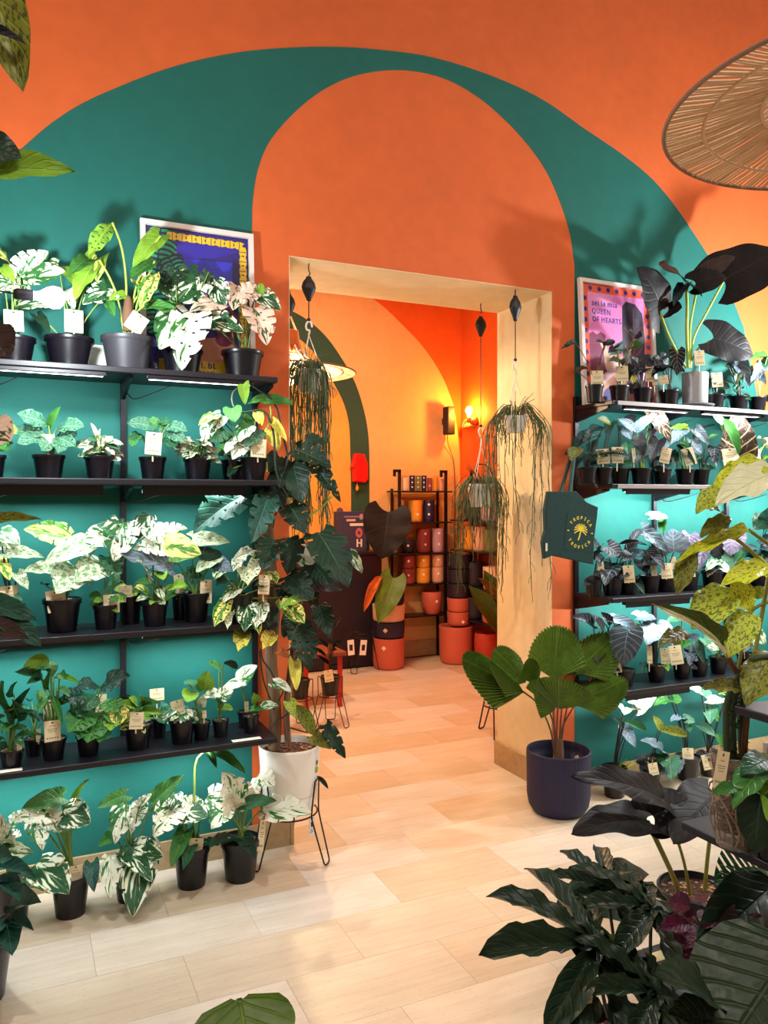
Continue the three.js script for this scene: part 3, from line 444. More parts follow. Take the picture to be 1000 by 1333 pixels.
const LM = {
  albo1: leafMat(varieg([44, 92, 40], W_, 0.6)), albo2: leafMat(varieg([38, 84, 40], W_, 0.5)), albo3: leafMat(varieg([30, 66, 36], [226, 228, 200], 0.42, 1.6)),
  pale: leafMat((s, t, n, f) => mix(mix([206, 218, 184], [120, 156, 108], sm(0.5, 0.62, f(s, t * 0.5))), [235, 240, 215], 0.5 * lat(s, t, 8, 2.2))), pinky: leafMat(varieg([52, 66, 40], [238, 208, 186], 0.58)),
  lime: leafMat(solid([120, 165, 50], [205, 220, 130])), green: leafMat(solid([56, 112, 46], [150, 185, 110])), mid: leafMat(solid([40, 88, 52], [120, 165, 120])), blue: leafMat(solid([34, 76, 62], [110, 150, 130])), dark: leafMat(solid([26, 50, 34], [70, 96, 66])), black: leafMat(solid([27, 24, 25], [50, 45, 44], 0.2), 0.5, { spec: 0.35 }), darkFern: leafMat(solid([24, 38, 30], [50, 66, 48])),
  yellowvar: leafMat(varieg([66, 110, 40], [236, 224, 120], 0.5, 1.3)), yellow: leafMat(solid([226, 212, 84], [240, 232, 150])), marble: leafMat(varieg([44, 80, 48], [206, 214, 176], 0.47, 2.2)),
  silver: leafMat(veined([98, 114, 124], [176, 186, 190], 0.6), 0.4), velvet: leafMat(veined([26, 25, 30], [170, 176, 176], 0.7), 0.5), silverDark: leafMat(veined([50, 60, 66], [138, 150, 154], 0.55), 0.4), bronze: leafMat((s, t, n, f) => { const net = 1 - sm(0.05, 0.16, Math.abs(f(s * 0.7, t * 0.35) - 0.5) * 4); return mix([66, 48, 40], [222, 204, 160], Math.max(rib(t), lat(s, t, 5, 1.6), net * 0.6)); }), purpleDark: leafMat(veined([74, 62, 80], [168, 150, 172], 0.5), 0.4), plum: leafMat(solid([74, 10, 42], [120, 34, 72], 0.3), 0.5), esqueleto: leafMat(solid([64, 110, 82], [190, 214, 190], 0.2, 9)),
  mottle: leafMat(spotted([182, 200, 70], [104, 120, 40], 0.56)), yellowMottle: leafMat(spotted([214, 228, 58], [124, 140, 34], 0.62)), cream: leafMat(solid([232, 238, 200], [206, 220, 150], 0.06)), twoTone: leafMat((s, t, n, f) => mix(t > 0.3 ? [64, 84, 34] : [222, 220, 180], [120, 130, 60], sm(0.6, 0.7, f(s, t)) * 0.5)), olive: leafMat(spotted([122, 126, 44], [70, 78, 30], 0.56)), brown: leafMat(solid([196, 104, 46], [140, 70, 30], 0.25), 0.7), fan: leafMat(solid([82, 110, 36], [112, 136, 54], 0.2)), fatsia: leafMat(solid([26, 46, 30], [96, 104, 60], 0.2, 5), 0.36), quilt: leafMat(veined([38, 54, 36], [62, 78, 52], 0.5, 9), 0.4, { nv: 9, bump: 0.012 }), brownDark: leafMat(solid([58, 44, 40], [84, 66, 58], 0.2)),
};
function bladeGeo(o) {
  const ns = o.ns || 14, nt = o.nt || 3, W = o.W, pos = [], uv = [], idx = [];
  let mx = 0; for (let i = 0; i <= 40; i++) mx = Math.max(mx, W(i / 40)); const r = rng(o.seed || 1), ph = r() * 6;
  for (let i = 0; i <= ns; i++) {
    const s = i / ns, h = W(s) / mx * 0.5;
    for (let j = -nt; j <= nt; j++) {
      const t = j / nt, z = t * h, x = s - (o.lobe || 0) * t * t * Math.pow(1 - s, 2.2) + (o.fwd || 0) * Math.abs(t) * h * (1 - s);
      const y = -(o.droop || 0.1) * s * s + (o.fold || 0.1) * Math.abs(z) + (o.wave || 0) * Math.sin((o.wn || 3) * 6.283 * s + ph + (t > 0 ? 1 : 0)) * t * t + (o.twist || 0) * z * s;
      pos.push(x, y, z); uv.push(t * 0.5 + 0.5, s);
    }
  }
  const w = 2 * nt + 1;
  for (let i = 0; i < ns; i++) for (let j = 0; j < 2 * nt; j++) {
    const s = (i + 0.5) / ns, t = (j + 0.5 - nt) / nt;
    if (o.cut && o.cut(i, s, t)) continue;
    const a = i * w + j, b = a + 1, c = a + w, d = c + 1; idx.push(a, b, c, b, d, c);
  }
  const g = new THREE.BufferGeometry(); g.setAttribute('position', new THREE.Float32BufferAttribute(pos, 3)); g.setAttribute('uv', new THREE.Float32BufferAttribute(uv, 2)); g.setIndex(idx); g.computeVertexNormals(); g.userData.droop = o.droop || 0.1; return g;
}
const Wcord = s => 0.42 * Math.pow(1 - s, 0.75) + Math.pow(s, 0.55) * Math.pow(1 - s, 0.8) * 1.1;
const Wov = s => Math.pow(s + 0.001, 0.62) * Math.pow(1.0005 - s, 0.8);
const Wlan = s => Math.pow(s + 0.001, 0.75) * Math.pow(1.0005 - s, 0.7) * (1 - 0.2 * s);
const slits = (seed, every, t0, holes) => { const r = rng(seed), a = {}, b = {}; for (let k = 2; k < 30; k += every) { a[k] = t0 + r() * 0.2; b[k + (r() < 0.5 ? 1 : 0)] = t0 + r() * 0.2; } return (i, s, t) => { const m = t > 0 ? a : b, q = Math.abs(t); if (s > 0.9) return false; if (m[i] !== undefined && q > m[i] && !(holes === 2 && q > 0.82)) return true; if (holes < 2 && m[i - 1] !== undefined && q > m[i - 1] + 0.3) return true; if (holes && m[i - 2] !== undefined && q > 0.17 && q < 0.36) return true; return false; }; };
const LG = {
  mon: [1, 2, 3].map(k => bladeGeo({ ns: 30, nt: 6, W: Wcord, lobe: 0.22, fwd: 0.35, fold: 0.12 + k * 0.05, droop: 0.1 + 0.08 * k, wave: 0.03, seed: k, cut: slits(k * 7, 7, 0.42, k > 1 ? 1 : 0) })),
  ada: [1, 2, 3].map(k => bladeGeo({ ns: 30, nt: 6, W: Wov, lobe: 0.06, fwd: 0.35, fold: 0.1, droop: 0.12 * k, wave: 0.03, seed: k + 9, cut: slits(k * 13, 5, 0.3, 2) })),
  cord: [1, 2, 3].map(k => bladeGeo({ ns: 14, nt: 3, W: Wcord, lobe: 0.2, fold: 0.15, droop: 0.08 + 0.07 * k, wave: 0.025, seed: k + 3 })),
  half: [1, 2].map(k => bladeGeo({ ns: 30, nt: 6, W: Wcord, lobe: 0.16, fwd: 0.3, fold: 0.1, droop: 0.14 * k, wave: 0.025, seed: k + 30, cut: slits(k * 5 + 2, 9, 0.5, 0) })),
  ov: [1, 2, 3].map(k => bladeGeo({ ns: 12, nt: 3, W: Wov, fold: 0.2, droop: 0.1 * k, wave: 0.02, seed: k + 5 })),
  lan: [1, 2, 3].map(k => bladeGeo({ ns: 14, nt: 2, W: Wlan, fold: 0.35, droop: 0.12 * k, wave: 0.015, seed: k + 8, twist: 0.3 * (k - 2) })),
  big: [1, 2, 3].map(k => bladeGeo({ ns: 26, nt: 6, W: Wcord, lobe: 0.3, fold: 0.08, droop: 0.1 + 0.06 * k, wave: 0.02, wn: 2.5, seed: k + 12 })),
  wavy: [1, 2].map(k => bladeGeo({ ns: 24, nt: 5, W: Wov, fold: 0.1, droop: 0.09 * k, wave: 0.03, wn: 3, seed: k + 15 })),
  round: [1, 2].map(k => bladeGeo({ ns: 16, nt: 4, W: s => 0.75 * Math.sqrt(Math.max(0, 1 - Math.pow(1 - Math.min(1, s * 3), 2))) * Math.pow(1.0005 - s, 0.6) + 0.12 * (1 - s), lobe: 0.02, fold: 0.1, droop: 0.15 * k, wave: 0.03, seed: k + 50 })),
  fern: [1, 2].map(k => bladeGeo({ ns: 30, nt: 4, W: Wov, fwd: 0.6, fold: 0.1, droop: 0.2 * k, seed: k + 18, cut: (i, s, t) => i % 3 === 1 && Math.abs(t) > 0.25 && s < 0.93 })),
};
function fanGeo(seed) { // pleated fan, attach at the origin, main axis +x
  const r = rng(seed), na = 56, nr = 4, pos = [], uv = [], idx = [], A = 1.2;
  for (let i = 0; i <= na; i++) for (let j = 0; j <= nr; j++) {
    const a = -A + 2 * A * i / na, q = j / nr, len = (0.96 - 0.16 * Math.pow(Math.abs(a) / A, 2)) * (j === nr ? (i % 2 ? 1 : 0.95 + r() * 0.02) : 1), d = 0.03 + q * (len - 0.03), sx = 0.58;
    pos.push(Math.cos(a) * d, (i % 2 ? 0.016 : -0.016) * q - 0.12 * q * q * (0.4 + Math.pow(a / A, 2)), Math.sin(a) * d * sx); uv.push(0.5 + a / A * 0.5, q);
  }
  const w = nr + 1; for (let i = 0; i < na; i++) for (let j = 0; j < nr; j++) { const a = i * w + j; idx.push(a, a + 1, a + w, a + 1, a + w + 1, a + w); }
  const g = new THREE.BufferGeometry(); g.setAttribute('position', new THREE.Float32BufferAttribute(pos, 3)); g.setAttribute('uv', new THREE.Float32BufferAttribute(uv, 2)); g.setIndex(idx); const n = g.toNonIndexed(); n.computeVertexNormals(); return n;
}
LG.fan = [fanGeo(1), fanGeo(2)];
function palmGeo(seed, n = 8, sweep = 2.35) { // palmate leaf: leaflets joined by a web round the leaf stalk
  const r = rng(seed), list = [];
  for (let k = 0; k < n; k++) {
    const a = -sweep + 2 * sweep * k / (n - 1), L = (1 - 0.32 * Math.pow(Math.abs(a) / sweep, 2)) * (0.9 + r() * 0.15);
    const g = bladeGeo({ ns: 14, nt: 3, W: s => 0.26 * (1 - sm(0, 0.3, s)) * Math.pow(s + 0.02, 0.8) * 3 + Math.pow(s + 0.001, 1.15) * Math.pow(1.0005 - s, 0.62), fold: 0.25, droop: 0.12 + r() * 0.12, wave: 0.03, wn: 4, seed: k + seed });
    g.scale(L, L, 0.27 * L); g.rotateY(-a); g.translate(0, (k % 2) * 0.006, 0); list.push(g);
  }
  const web = new THREE.CircleGeometry(0.27, 24, 0, 6.2832); web.rotateX(-Math.PI / 2); web.scale(1, 1, 1); const up = web.attributes.uv; for (let i = 0; i < up.count; i++) up.setXY(i, 0.3 + 0.4 * up.getX(i), 0.3 + 0.3 * up.getY(i)); list.push(web);
  return merged(list);
}
LG.palm = [palmGeo(41), palmGeo(42)];
const UP = V(0, 1, 0), CAM = V(0, EYE, DIST);
function orient(m, B, T, wid, r, hint, org) {
  const X = T.clone().sub(B), L = X.length(); X.normalize();
  const n = hint || CAM.clone().sub(B).sub(org).normalize().multiplyScalar(0.8).addScaledVector(UP, 0.5).add(V((r() - 0.5) * 0.5, 0, (r() - 0.5) * 0.3));
  const Y = n.clone().addScaledVector(X, -n.dot(X)).normalize(), Z = X.clone().cross(Y);
  m.quaternion.setFromRotationMatrix(new THREE.Matrix4().makeBasis(X, Y, Z)); const d = m.geometry.userData.droop || 0, k = L / Math.sqrt(1 + d * d); m.rotateZ(Math.atan(d)); m.position.copy(B); m.scale.set(k, k, wid);
}
// ---------------------------------------------------------------- pots, soil, labels
const soilN = fbm(151, 20, 3);
M.soil = new THREE.MeshStandardMaterial({ roughness: 0.95, map: dataTex(128, 128, (u, v) => { const k = soilN(u, v); return k > 0.66 ? [196, 160, 120] : [52 + 60 * k, 34 + 40 * k, 26 + 30 * k]; }), bumpMap: dataTex(128, 128, (u, v) => { const k = 255 * soilN(u, v); return [k, k, k]; }, false), bumpScale: 0.02 });
const nurseryUnit = lathe([[0.0001, 0], [0.72, 0], [0.74, 0.02], [0.93, 0.84], [1, 0.845], [1.01, 0.98], [0.99, 1], [0.93, 1], [0.92, 0.86], [0.0001, 0.86]], 28);
const soilUnit = new THREE.CylinderGeometry(0.92, 0.92, 0.02, 20); soilUnit.translate(0, 0.885, 0);
const cardUnit = new RoundedBoxGeometry(1, 1, 0.0016, 1, 0.0006);
const cardTex = canvasTex(96, 160, (x, w, h) => { x.fillStyle = '#e2d2ac'; x.fillRect(0, 0, w, h); disc(x, 48, 16, 7, '#3a3226'); x.fillStyle = '#c9a24c'; x.fillRect(30, 38, 36, 7); x.fillStyle = '#8d8268'; for (const [a, b, c] of [[16, 62, 64], [20, 72, 56], [26, 84, 44]]) x.fillRect(a, b, c, 4); x.fillStyle = '#6e7a48'; for (let k = 0; k < 5; k++) x.fillRect(12 + k * 15, 128, 10, 10); });
const cardM = new THREE.MeshStandardMaterial({ map: cardTex, roughness: 0.7 }), stakeM = plain('#e9dcc0', 0.7);
const stemM = { green: plain('#6d8a3e', 0.5), dark: plain('#2b3326', 0.5), lime: plain('#9fb548', 0.5), black: plain('#1d1a1c', 0.5), brown: plain('#6a4a34', 0.8), olive: plain('#8b8a34', 0.5) };
const potGrey = plain('#313036', 0.45), potSilver = plain('#a9aaac', 0.4, 0.3);
let plantSeed = 1000;
// o: px centre of the pot, base height, z, pot size in px, leaves [base, tip, width, 'kind:material', tip depth] in the pixels of a crop (o.c = [left, top, scale])
function plant(name, label, group, o) {
  const r = rng(plantSeed++), C = o.c || [0, 0, 1], PX = x => C[0] + x / C[2], PY = y => C[1] + y / C[2];
  const zc = o.z, c0 = onZ(PX(o.px), 700, zc), g = thing(name, label, o.cat || 'potted plant', [c0.x, o.y, zc], group), org = g.position;
  const R = o.R || metres(o.w / C[2], c0) / 2, H = o.H || metres(o.h / C[2], c0);
  if (!o.noPot) {
    const p = mesh('pot', o.potGeo || nurseryUnit, o.pot || M.potBlack, g); p.scale.set(R, H, R);
    const so = mesh('soil', soilUnit, M.soil, g); so.scale.set(R, o.soilH ? H * o.soilH : H, R);
  }
  const top = H * 0.88, [dk, dm] = (o.sp || 'ov:green').split(':'), zmin = (o.zmin === undefined ? 0.03 : o.zmin);
  const stem = (A, B, rad, m, sag = 0) => mesh('stem', new THREE.TubeGeometry(new THREE.QuadraticBezierCurve3(A, V(A.x * 0.55 + B.x * 0.45, (A.y * 0.3 + B.y * 0.7) + sag, A.z * 0.5 + B.z * 0.5), B), 7, rad, 5), m, g);
  const addLeaf = (B, T, wid, km, rad, noStem, hint) => {
    let [k, m] = km.includes(':') ? km.split(':') : [dk, km]; if (!k) k = dk; if (!m) m = dm;
    const arr = LG[k], ms = mesh('leaf', arr[Math.floor(r() * arr.length)], LM[m], g); orient(ms, B, T, wid, r, hint, org);
    if (!noStem) { const s = stem(V((r() - 0.5) * R * 0.5, top, (r() - 0.5) * R * 0.5), B, rad, stemM[o.stem || 'green']); }
    return ms;
  };
  for (const L of o.leaves || []) {
    const [bx, by, tx, ty, w, km, dz, db] = L;
    const zb = Math.max(zmin, zc + (db !== undefined ? db : (r() - 0.5) * 0.05)), zt = Math.max(zmin, zc + (dz !== undefined ? dz : 0.02 + r() * 0.09));
    const B = onZ(PX(bx), PY(by), zb), T = onZ(PX(tx), PY(ty), zt);
    addLeaf(B.clone().sub(org), T.clone().sub(org), metres(w / C[2], B) * 1.12, km || dk + ':' + dm, o.rad || 0.0028, o.bare, undefined);
  }
  if (o.auto) {
    const [n, RR, h0, h1, L, W, km, dr] = o.auto, mats = (km || dk + ':' + dm).split(',');
    for (let i = 0; i < n; i++) {
      const a = i * 2.39996 + r() * 0.6, q = RR * (0.35 + 0.65 * r()), h = top + h0 + (h1 - h0) * Math.pow(r(), 0.8), dd = dr === undefined ? 0.5 : dr, ang = dd * (0.3 + r());
      let B = V(Math.cos(a) * q * 0.55, h, Math.sin(a) * q * 0.55); const l = L * (0.7 + r() * 0.5), T = V(B.x + Math.cos(a) * l * Math.cos(ang), B.y - l * Math.sin(ang) + 0.15 * l, B.z + Math.sin(a) * l * Math.cos(ang));
      B.z = Math.max(B.z, zmin - zc); T.z = Math.max(T.z, zmin - zc);
      addLeaf(B, T, W * (0.8 + r() * 0.4), mats[i % mats.length], o.rad || 0.002, false, CAM.clone().sub(org).normalize().multiplyScalar(0.75).add(V(Math.cos(a) * 0.35, 0.5, Math.sin(a) * 0.35)));
    }
  }
  for (const [tx, ty, tw, th, rot = 0, tz] of o.tags || []) {
    const zt = tz !== undefined ? tz : zc + R * 0.55, p = onZ(PX(tx), PY(ty), zt), w = metres(tw / C[2], p), h = metres(th / C[2], p);
    const t = mesh('plant_label', cardUnit, cardM, g); t.scale.set(w, h, 1); t.position.copy(p).sub(org); t.rotation.set(-0.12, Math.atan2(-p.x, DIST - p.z) * 0.75 + 0.1, rot);
    const yb = p.y - org.y - h * 0.45, low = Math.min(yb - 0.005, top - 0.01);
    mesh('label_stake', new THREE.BoxGeometry(0.005, Math.max(0.01, yb - low), 0.0014), stakeM, g).position.set(p.x - org.x + Math.sin(rot) * h * 0.4, (yb + low) / 2, p.z - org.z - 0.002);
  }
  return { g, R, H, top, stem, addLeaf, r };
}
// ---------------------------------------------------------------- plants on the rack beside the indigo poster
const ZL = 0.16, cA = [0, 270, 2.632], gTop = 'plants on the top shelf of the indigo poster rack';
plant('variegated_monstera', 'white leaved variegated plant behind the glowing grow bulb', gTop, { c: cA, px: 48, y: SHELF[0], z: ZL, w: 140, h: 96, sp: 'mon:albo1', zmin: 0.05,
  leaves: [[70, 235, 165, 150, 95, 'mon:albo2', 0.05], [100, 240, 225, 220, 80, 'half:albo2'], [60, 335, 200, 335, 56, 'half:albo3', 0.06], [5, 205, 48, 255, 46, 'cord:lime'], [30, 190, -30, 150, 60, 'cord:yellowvar'], [40, 260, -40, 290, 70, 'mon:albo2'], [80, 280, 20, 200, 60, 'mon:albo2', -0.05]], tags: [[47, 388, 62, 74, 0.03]] });
plant('variegated_monstera', 'light green leaved plant next to the tall grey potted plant', gTop, { c: cA, px: 237, y: SHELF[0], z: ZL, w: 163, h: 106, sp: 'cord:green', zmin: 0.05,
  leaves: [[335, 175, 255, 315, 72, 'cord:lime', 0.1], [305, 178, 235, 235, 55, 'cord:green'], [215, 290, 255, 345, 62, 'mon:albo1'], [340, 180, 330, 255, 42, 'cord:yellowvar'], [390, 280, 285, 330, 85, 'mon:albo3'], [125, 370, 172, 428, 36, 'cord:dark', 0.12], [200, 200, 150, 230, 60, 'cord:albo2', -0.04], [260, 250, 210, 200, 60, 'cord:lime', -0.05]], tags: [[253, 390, 60, 80, 0]] });
{
  const p = plant('tall_philodendron', 'tall light green plant in a dark grey pot under the indigo poster', gTop, { c: cA, px: 437, y: SHELF[0], z: ZL + 0.02, w: 176, h: 118, pot: potGrey, sp: 'cord:lime', zmin: 0.05, bare: true,
    leaves: [[385, 55, 305, 165, 56, 'ada:lime', 0.05, 0.0], [548, 98, 455, 205, 62, 'cord:lime', 0.05, 0], [530, 182, 445, 245, 52, 'lan:green', 0.06], [540, 225, 480, 345, 55, 'ada:yellowvar', 0.07], [490, 335, 605, 348, 44, 'cord:green', 0.08], [365, 310, 392, 375, 36, 'cord:green', 0.07], [430, 300, 370, 320, 36, 'cord:lime', 0.05], [470, 250, 510, 300, 40, 'cord:yellowvar', 0.06]], tags: [[468, 395, 62, 66, -0.55]] });
  const org = p.g.position, q = (x, y, z) => onZ(x / 2.632, 270 + y / 2.632, z).sub(org);
  for (const pts of [[[430, 430], [432, 250], [415, 130], [385, 52]], [[440, 430], [470, 260], [520, 140], [550, 98]], [[425, 430], [400, 300], [370, 230], [340, 180]], [[445, 430], [480, 300], [530, 185]], [[440, 430], [470, 360], [495, 335]], [[430, 430], [455, 330], [540, 228]]]) mesh('stem', tube(pts.map(([a, b], i) => q(a, b, ZL + 0.02 + 0.008 * i)), 0.0042, 12), stemM.lime, p.g);
  const sh = lathe([[0.0001, 0], [0.02, 0], [0.022, 0.06], [0.014, 0.12], [0.0001, 0.135]], 10); sh.translate(0, 0.15, 0.02); mesh('leaf_sheath', sh, stemM.brown, p.g);
}
plant('variegated_monstera', 'marbled monstera with a big white leaf hanging over its black pot', gTop, { c: cA, px: 625, y: SHELF[0], z: ZL, w: 140, h: 92, sp: 'mon:albo2', zmin: 0.09,
  leaves: [[665, 362, 622, 555, 128, 'mon:albo1', 0.12, 0.03], [600, 370, 548, 485, 100, 'half:albo2', 0.09], [545, 350, 605, 328, 44, 'cord:green'], [695, 235, 585, 345, 125, 'mon:albo3', 0.0], [715, 222, 690, 268, 36, 'cord:dark', 0.0], [560, 260, 640, 330, 90, 'mon:albo3', -0.02], [600, 215, 560, 290, 70, 'mon:dark', -0.03]] });
plant('variegated_monstera', 'pinkish white variegated monstera at the end of the top shelf', gTop, { c: cA, px: 831, y: SHELF[0], z: ZL, w: 143, h: 98, sp: 'mon:pinky', zmin: 0.09,
  leaves: [[780, 320, 650, 355, 66, 'half:pinky', 0.06], [700, 385, 835, 425, 84, 'mon:albo3', 0.08], [820, 270, 800, 350, 90, 'mon:pinky', 0.06], [880, 295, 962, 352, 66, 'mon:albo3', 0.06], [870, 345, 915, 470, 100, 'mon:pinky', 0.09], [735, 255, 770, 340, 76, 'mon:albo3', 0.02], [880, 265, 905, 300, 26, 'lan:lime', 0.03], [690, 270, 740, 240, 50, 'mon:albo3', -0.02], [830, 300, 900, 280, 70, 'mon:pinky', 0.0]] });

const cB = [0, 480, 2.632], g2 = 'plants on the second shelf of the indigo poster rack';
plant('silver_monstera', 'leafy green plant at the cut off end of the second shelf', g2, { c: cB, px: -30, y: SHELF[1], z: ZL, w: 95, h: 80, sp: 'ada:green', leaves: [[0, 200, 60, 225, 45, 'ada:lime', 0.06], [-10, 215, 30, 260, 40, 'ada:green'], [-20, 190, 20, 175, 40, 'ada:lime']], auto: [6, 0.06, 0.02, 0.06, 0.06, 0.04, 'ada:green'] });
plant('silver_monstera', 'silvery green monstera with one upright leaf tip, second shelf', g2, { c: cB, px: 168, y: SHELF[1], z: ZL, w: 107, h: 82, sp: 'ada:esqueleto',
  leaves: [[165, 190, 58, 155, 56, '', 0.05], [168, 210, 208, 128, 26, 'lan:green', 0.02], [195, 205, 292, 200, 62, '', 0.06], [150, 235, 55, 260, 48, '', 0.08], [190, 235, 262, 268, 52, '', 0.09], [150, 215, 40, 215, 44, '', 0.02], [180, 245, 140, 285, 52, '', 0.1], [205, 240, 200, 290, 50, '', 0.1], [140, 200, 95, 230, 50, '', 0.03], [220, 200, 250, 245, 50, '', 0.03]], tags: [[165, 245, 40, 40, 0]] });
plant('speckled_foliage_plant', 'small white speckled bushy plant beside the silvery green monstera', g2, { c: cB, px: 342, y: SHELF[1], z: ZL, w: 105, h: 80, sp: 'ov:marble', auto: [46, 0.08, 0.0, 0.085, 0.055, 0.028, 'ov:marble,lan:albo1,ov:esqueleto', 0.4], leaves: [[330, 230, 310, 185, 16, 'lan:cream'], [340, 240, 345, 205, 14, 'lan:cream'], [370, 260, 425, 262, 24, 'ov:marble']], tags: [[358, 260, 58, 58, 0.04, ZL - 0.0]] });
plant('silver_monstera', 'holey leaved monstera behind a tall cream label, second shelf', g2, { c: cB, px: 523, y: SHELF[1], z: ZL, w: 92, h: 78, sp: 'ada:esqueleto',
  leaves: [[530, 200, 432, 188, 48, '', 0.06], [560, 195, 642, 215, 50, '', 0.06], [555, 190, 500, 182, 40, 'ada:green', -0.02], [575, 215, 635, 250, 44, '', 0.08], [480, 225, 450, 270, 36, 'ada:green', 0.08], [580, 190, 540, 175, 36, 'ada:mid', -0.04], [560, 240, 600, 275, 44, 'ada:mid', 0.07], [490, 230, 440, 240, 40, 'ada:mid', 0.05]], tags: [[526, 256, 54, 78, -0.08, ZL + 0.065]] });
plant('speckled_foliage_plant', 'small white speckled bushy plant beside the trailing marbled plant', g2, { c: cB, px: 677, y: SHELF[1], z: ZL, w: 97, h: 76, sp: 'ov:marble', auto: [48, 0.08, 0.0, 0.085, 0.055, 0.028, 'lan:albo1,ov:marble,ov:albo2', 0.5], tags: [[636, 248, 34, 30, 0.05, ZL]] });
plant('marbled_trailing_plant', 'marbled green and yellow plant in the pot at the end of the second shelf', g2, { c: cB, px: 870, y: SHELF[1], z: ZL + 0.03, w: 92, h: 78, sp: 'half:marble',
  leaves: [[740, 165, 680, 195, 42, 'cord:yellowvar'], [795, 135, 805, 185, 58, 'cord:green'], [850, 195, 820, 250, 62, 'half:albo2'], [885, 205, 842, 268, 62, 'half:esqueleto'], [800, 230, 775, 292, 62, 'half:albo2', 0.08], [880, 150, 898, 195, 32, 'cord:yellow'], [835, 245, 798, 310, 62, 'half:albo1', 0.1], [720, 195, 700, 250, 52, 'cord:albo1', 0.02], [770, 210, 720, 250, 60, 'half:mid', 0.03], [830, 180, 880, 215, 60, 'cord:green', 0], [930, 210, 955, 280, 46, 'cord:yellow', 0.04], [760, 160, 720, 215, 50, 'cord:albo2', 0.0], [800, 340, 780, 370, 30, 'cord:dark', 0.08]], tags: [[886, 272, 52, 64, -0.08, ZL + 0.1]] });
plant('marbled_trailing_plant', 'variegated plant half hidden behind the marbled trailing plant', g2, { c: cB, px: 800, y: SHELF[1], z: 0.09, w: 88, h: 72, sp: 'cord:albo2', auto: [9, 0.07, 0.0, 0.08, 0.06, 0.04, 'cord:albo2,cord:green,half:marble'] });

const cC = [0, 630, 2.632], g3 = 'plants on the third shelf of the indigo poster rack';
plant('variegated_monstera', 'speckled pale leaved plant at the cut off end of the third shelf', g3, { c: cC, px: 30, y: SHELF[2], z: ZL, w: 105, h: 100, sp: 'cord:pale', stem: 'dark',
  leaves: [[0, 165, 68, 210, 66, 'cord:marble'], [10, 235, 152, 252, 52, 'cord:pale', 0.08], [-10, 265, 32, 330, 54, 'cord:yellowvar', 0.08], [60, 305, 98, 362, 40, 'cord:pale', 0.09], [20, 200, -40, 190, 60, 'cord:pale'], [30, 380, 80, 410, 36, 'cord:esqueleto', 0.09]], tags: [[33, 388, 55, 78, 0.06], [4, 405, 22, 76, -0.04, ZL + 0.08]] });
plant('variegated_monstera', 'pale speckled monstera with a green marbled top leaf, third shelf', g3, { c: cC, px: 213, y: SHELF[2], z: ZL + 0.02, w: 126, h: 112, sp: 'cord:pale',
  leaves: [[245, 185, 82, 155, 86, 'half:yellowvar', 0.03], [295, 205, 150, 275, 76, 'cord:pale', 0.1], [185, 290, 80, 300, 54, 'cord:pale', 0.06], [265, 285, 195, 375, 112, 'half:pale', 0.13], [355, 270, 262, 335, 104, 'half:pale', 0.1], [375, 175, 285, 195, 84, 'half:albo1', 0.04], [160, 350, 140, 345, 24, 'ov:dark', 0.05], [300, 330, 330, 290, 60, 'half:pale', 0.05]], tags: [[193, 401, 62, 74, 0.13]] });
plant('variegated_monstera', 'split leaved white and green monstera with one tall marbled leaf, third shelf', g3, { c: cC, px: 362, y: SHELF[2], z: ZL + 0.03, w: 86, h: 84, sp: 'mon:albo1',
  leaves: [[445, 185, 332, 140, 84, 'mon:esqueleto', 0.02], [425, 130, 390, 265, 106, 'mon:albo2', 0.06], [512, 105, 468, 195, 64, 'half:albo3', 0.02], [370, 250, 400, 340, 70, 'mon:mid', 0.05]], auto: [10, 0.07, 0.0, 0.05, 0.05, 0.03, 'ov:lime,ov:green'], tags: [[382, 410, 52, 62, 0.02]] });
plant('lime_foliage_plant', 'low bright lime leaved plant between two white monsteras', g3, { c: cC, px: 447, y: SHELF[2], z: 0.1, w: 80, h: 100, sp: 'ov:lime', auto: [16, 0.07, 0.0, 0.07, 0.05, 0.03, 'ov:lime,ov:green,ov:yellowvar'], tags: [[430, 368, 44, 40, 0, 0.16]] });
plant('variegated_monstera', 'white split leaved monstera with long silver leaf, third shelf', g3, { c: cC, px: 530, y: SHELF[2], z: ZL + 0.03, w: 92, h: 84, sp: 'mon:albo1',
  leaves: [[550, 165, 642, 152, 50, 'mon:albo1'], [520, 140, 548, 205, 76, 'half:albo1'], [592, 290, 408, 242, 64, 'half:silver', 0.06], [560, 225, 455, 222, 74, 'mon:albo1', 0.04], [500, 320, 470, 260, 60, 'mon:albo2'], [545, 300, 560, 330, 40, 'ov:lime', 0.08], [590, 350, 640, 350, 34, 'ov:lime', 0.08], [540, 350, 560, 400, 30, 'ov:marble', 0.06]], auto: [8, 0.06, 0.0, 0.04, 0.045, 0.026, 'ov:lime,ov:marble'] });
plant('variegated_monstera', 'yellow and cream leaved plant with tall label, third shelf', g3, { c: cC, px: 672, y: SHELF[2], z: ZL, w: 97, h: 100, sp: 'cord:pale',
  leaves: [[555, 215, 690, 240, 104, 'cord:yellowvar', 0.06], [660, 188, 788, 200, 54, 'cord:pale', 0.03], [740, 250, 672, 302, 54, 'cord:pale', 0.08], [735, 265, 795, 300, 54, 'cord:silver', 0.08], [690, 240, 768, 245, 46, 'cord:dark', 0.0], [640, 300, 700, 330, 40, 'cord:mid', 0.03]], tags: [[706, 368, 40, 80, -0.05], [616, 350, 34, 84, 0.1, 0.1]] });
plant('lime_foliage_plant', 'small dark pot with green leaves behind the yellow and cream plant', g3, { c: cC, px: 618, y: SHELF[2], z: 0.08, w: 60, h: 92, sp: 'ov:green', auto: [8, 0.06, 0.0, 0.06, 0.05, 0.03, 'ov:green,ov:lime'] });
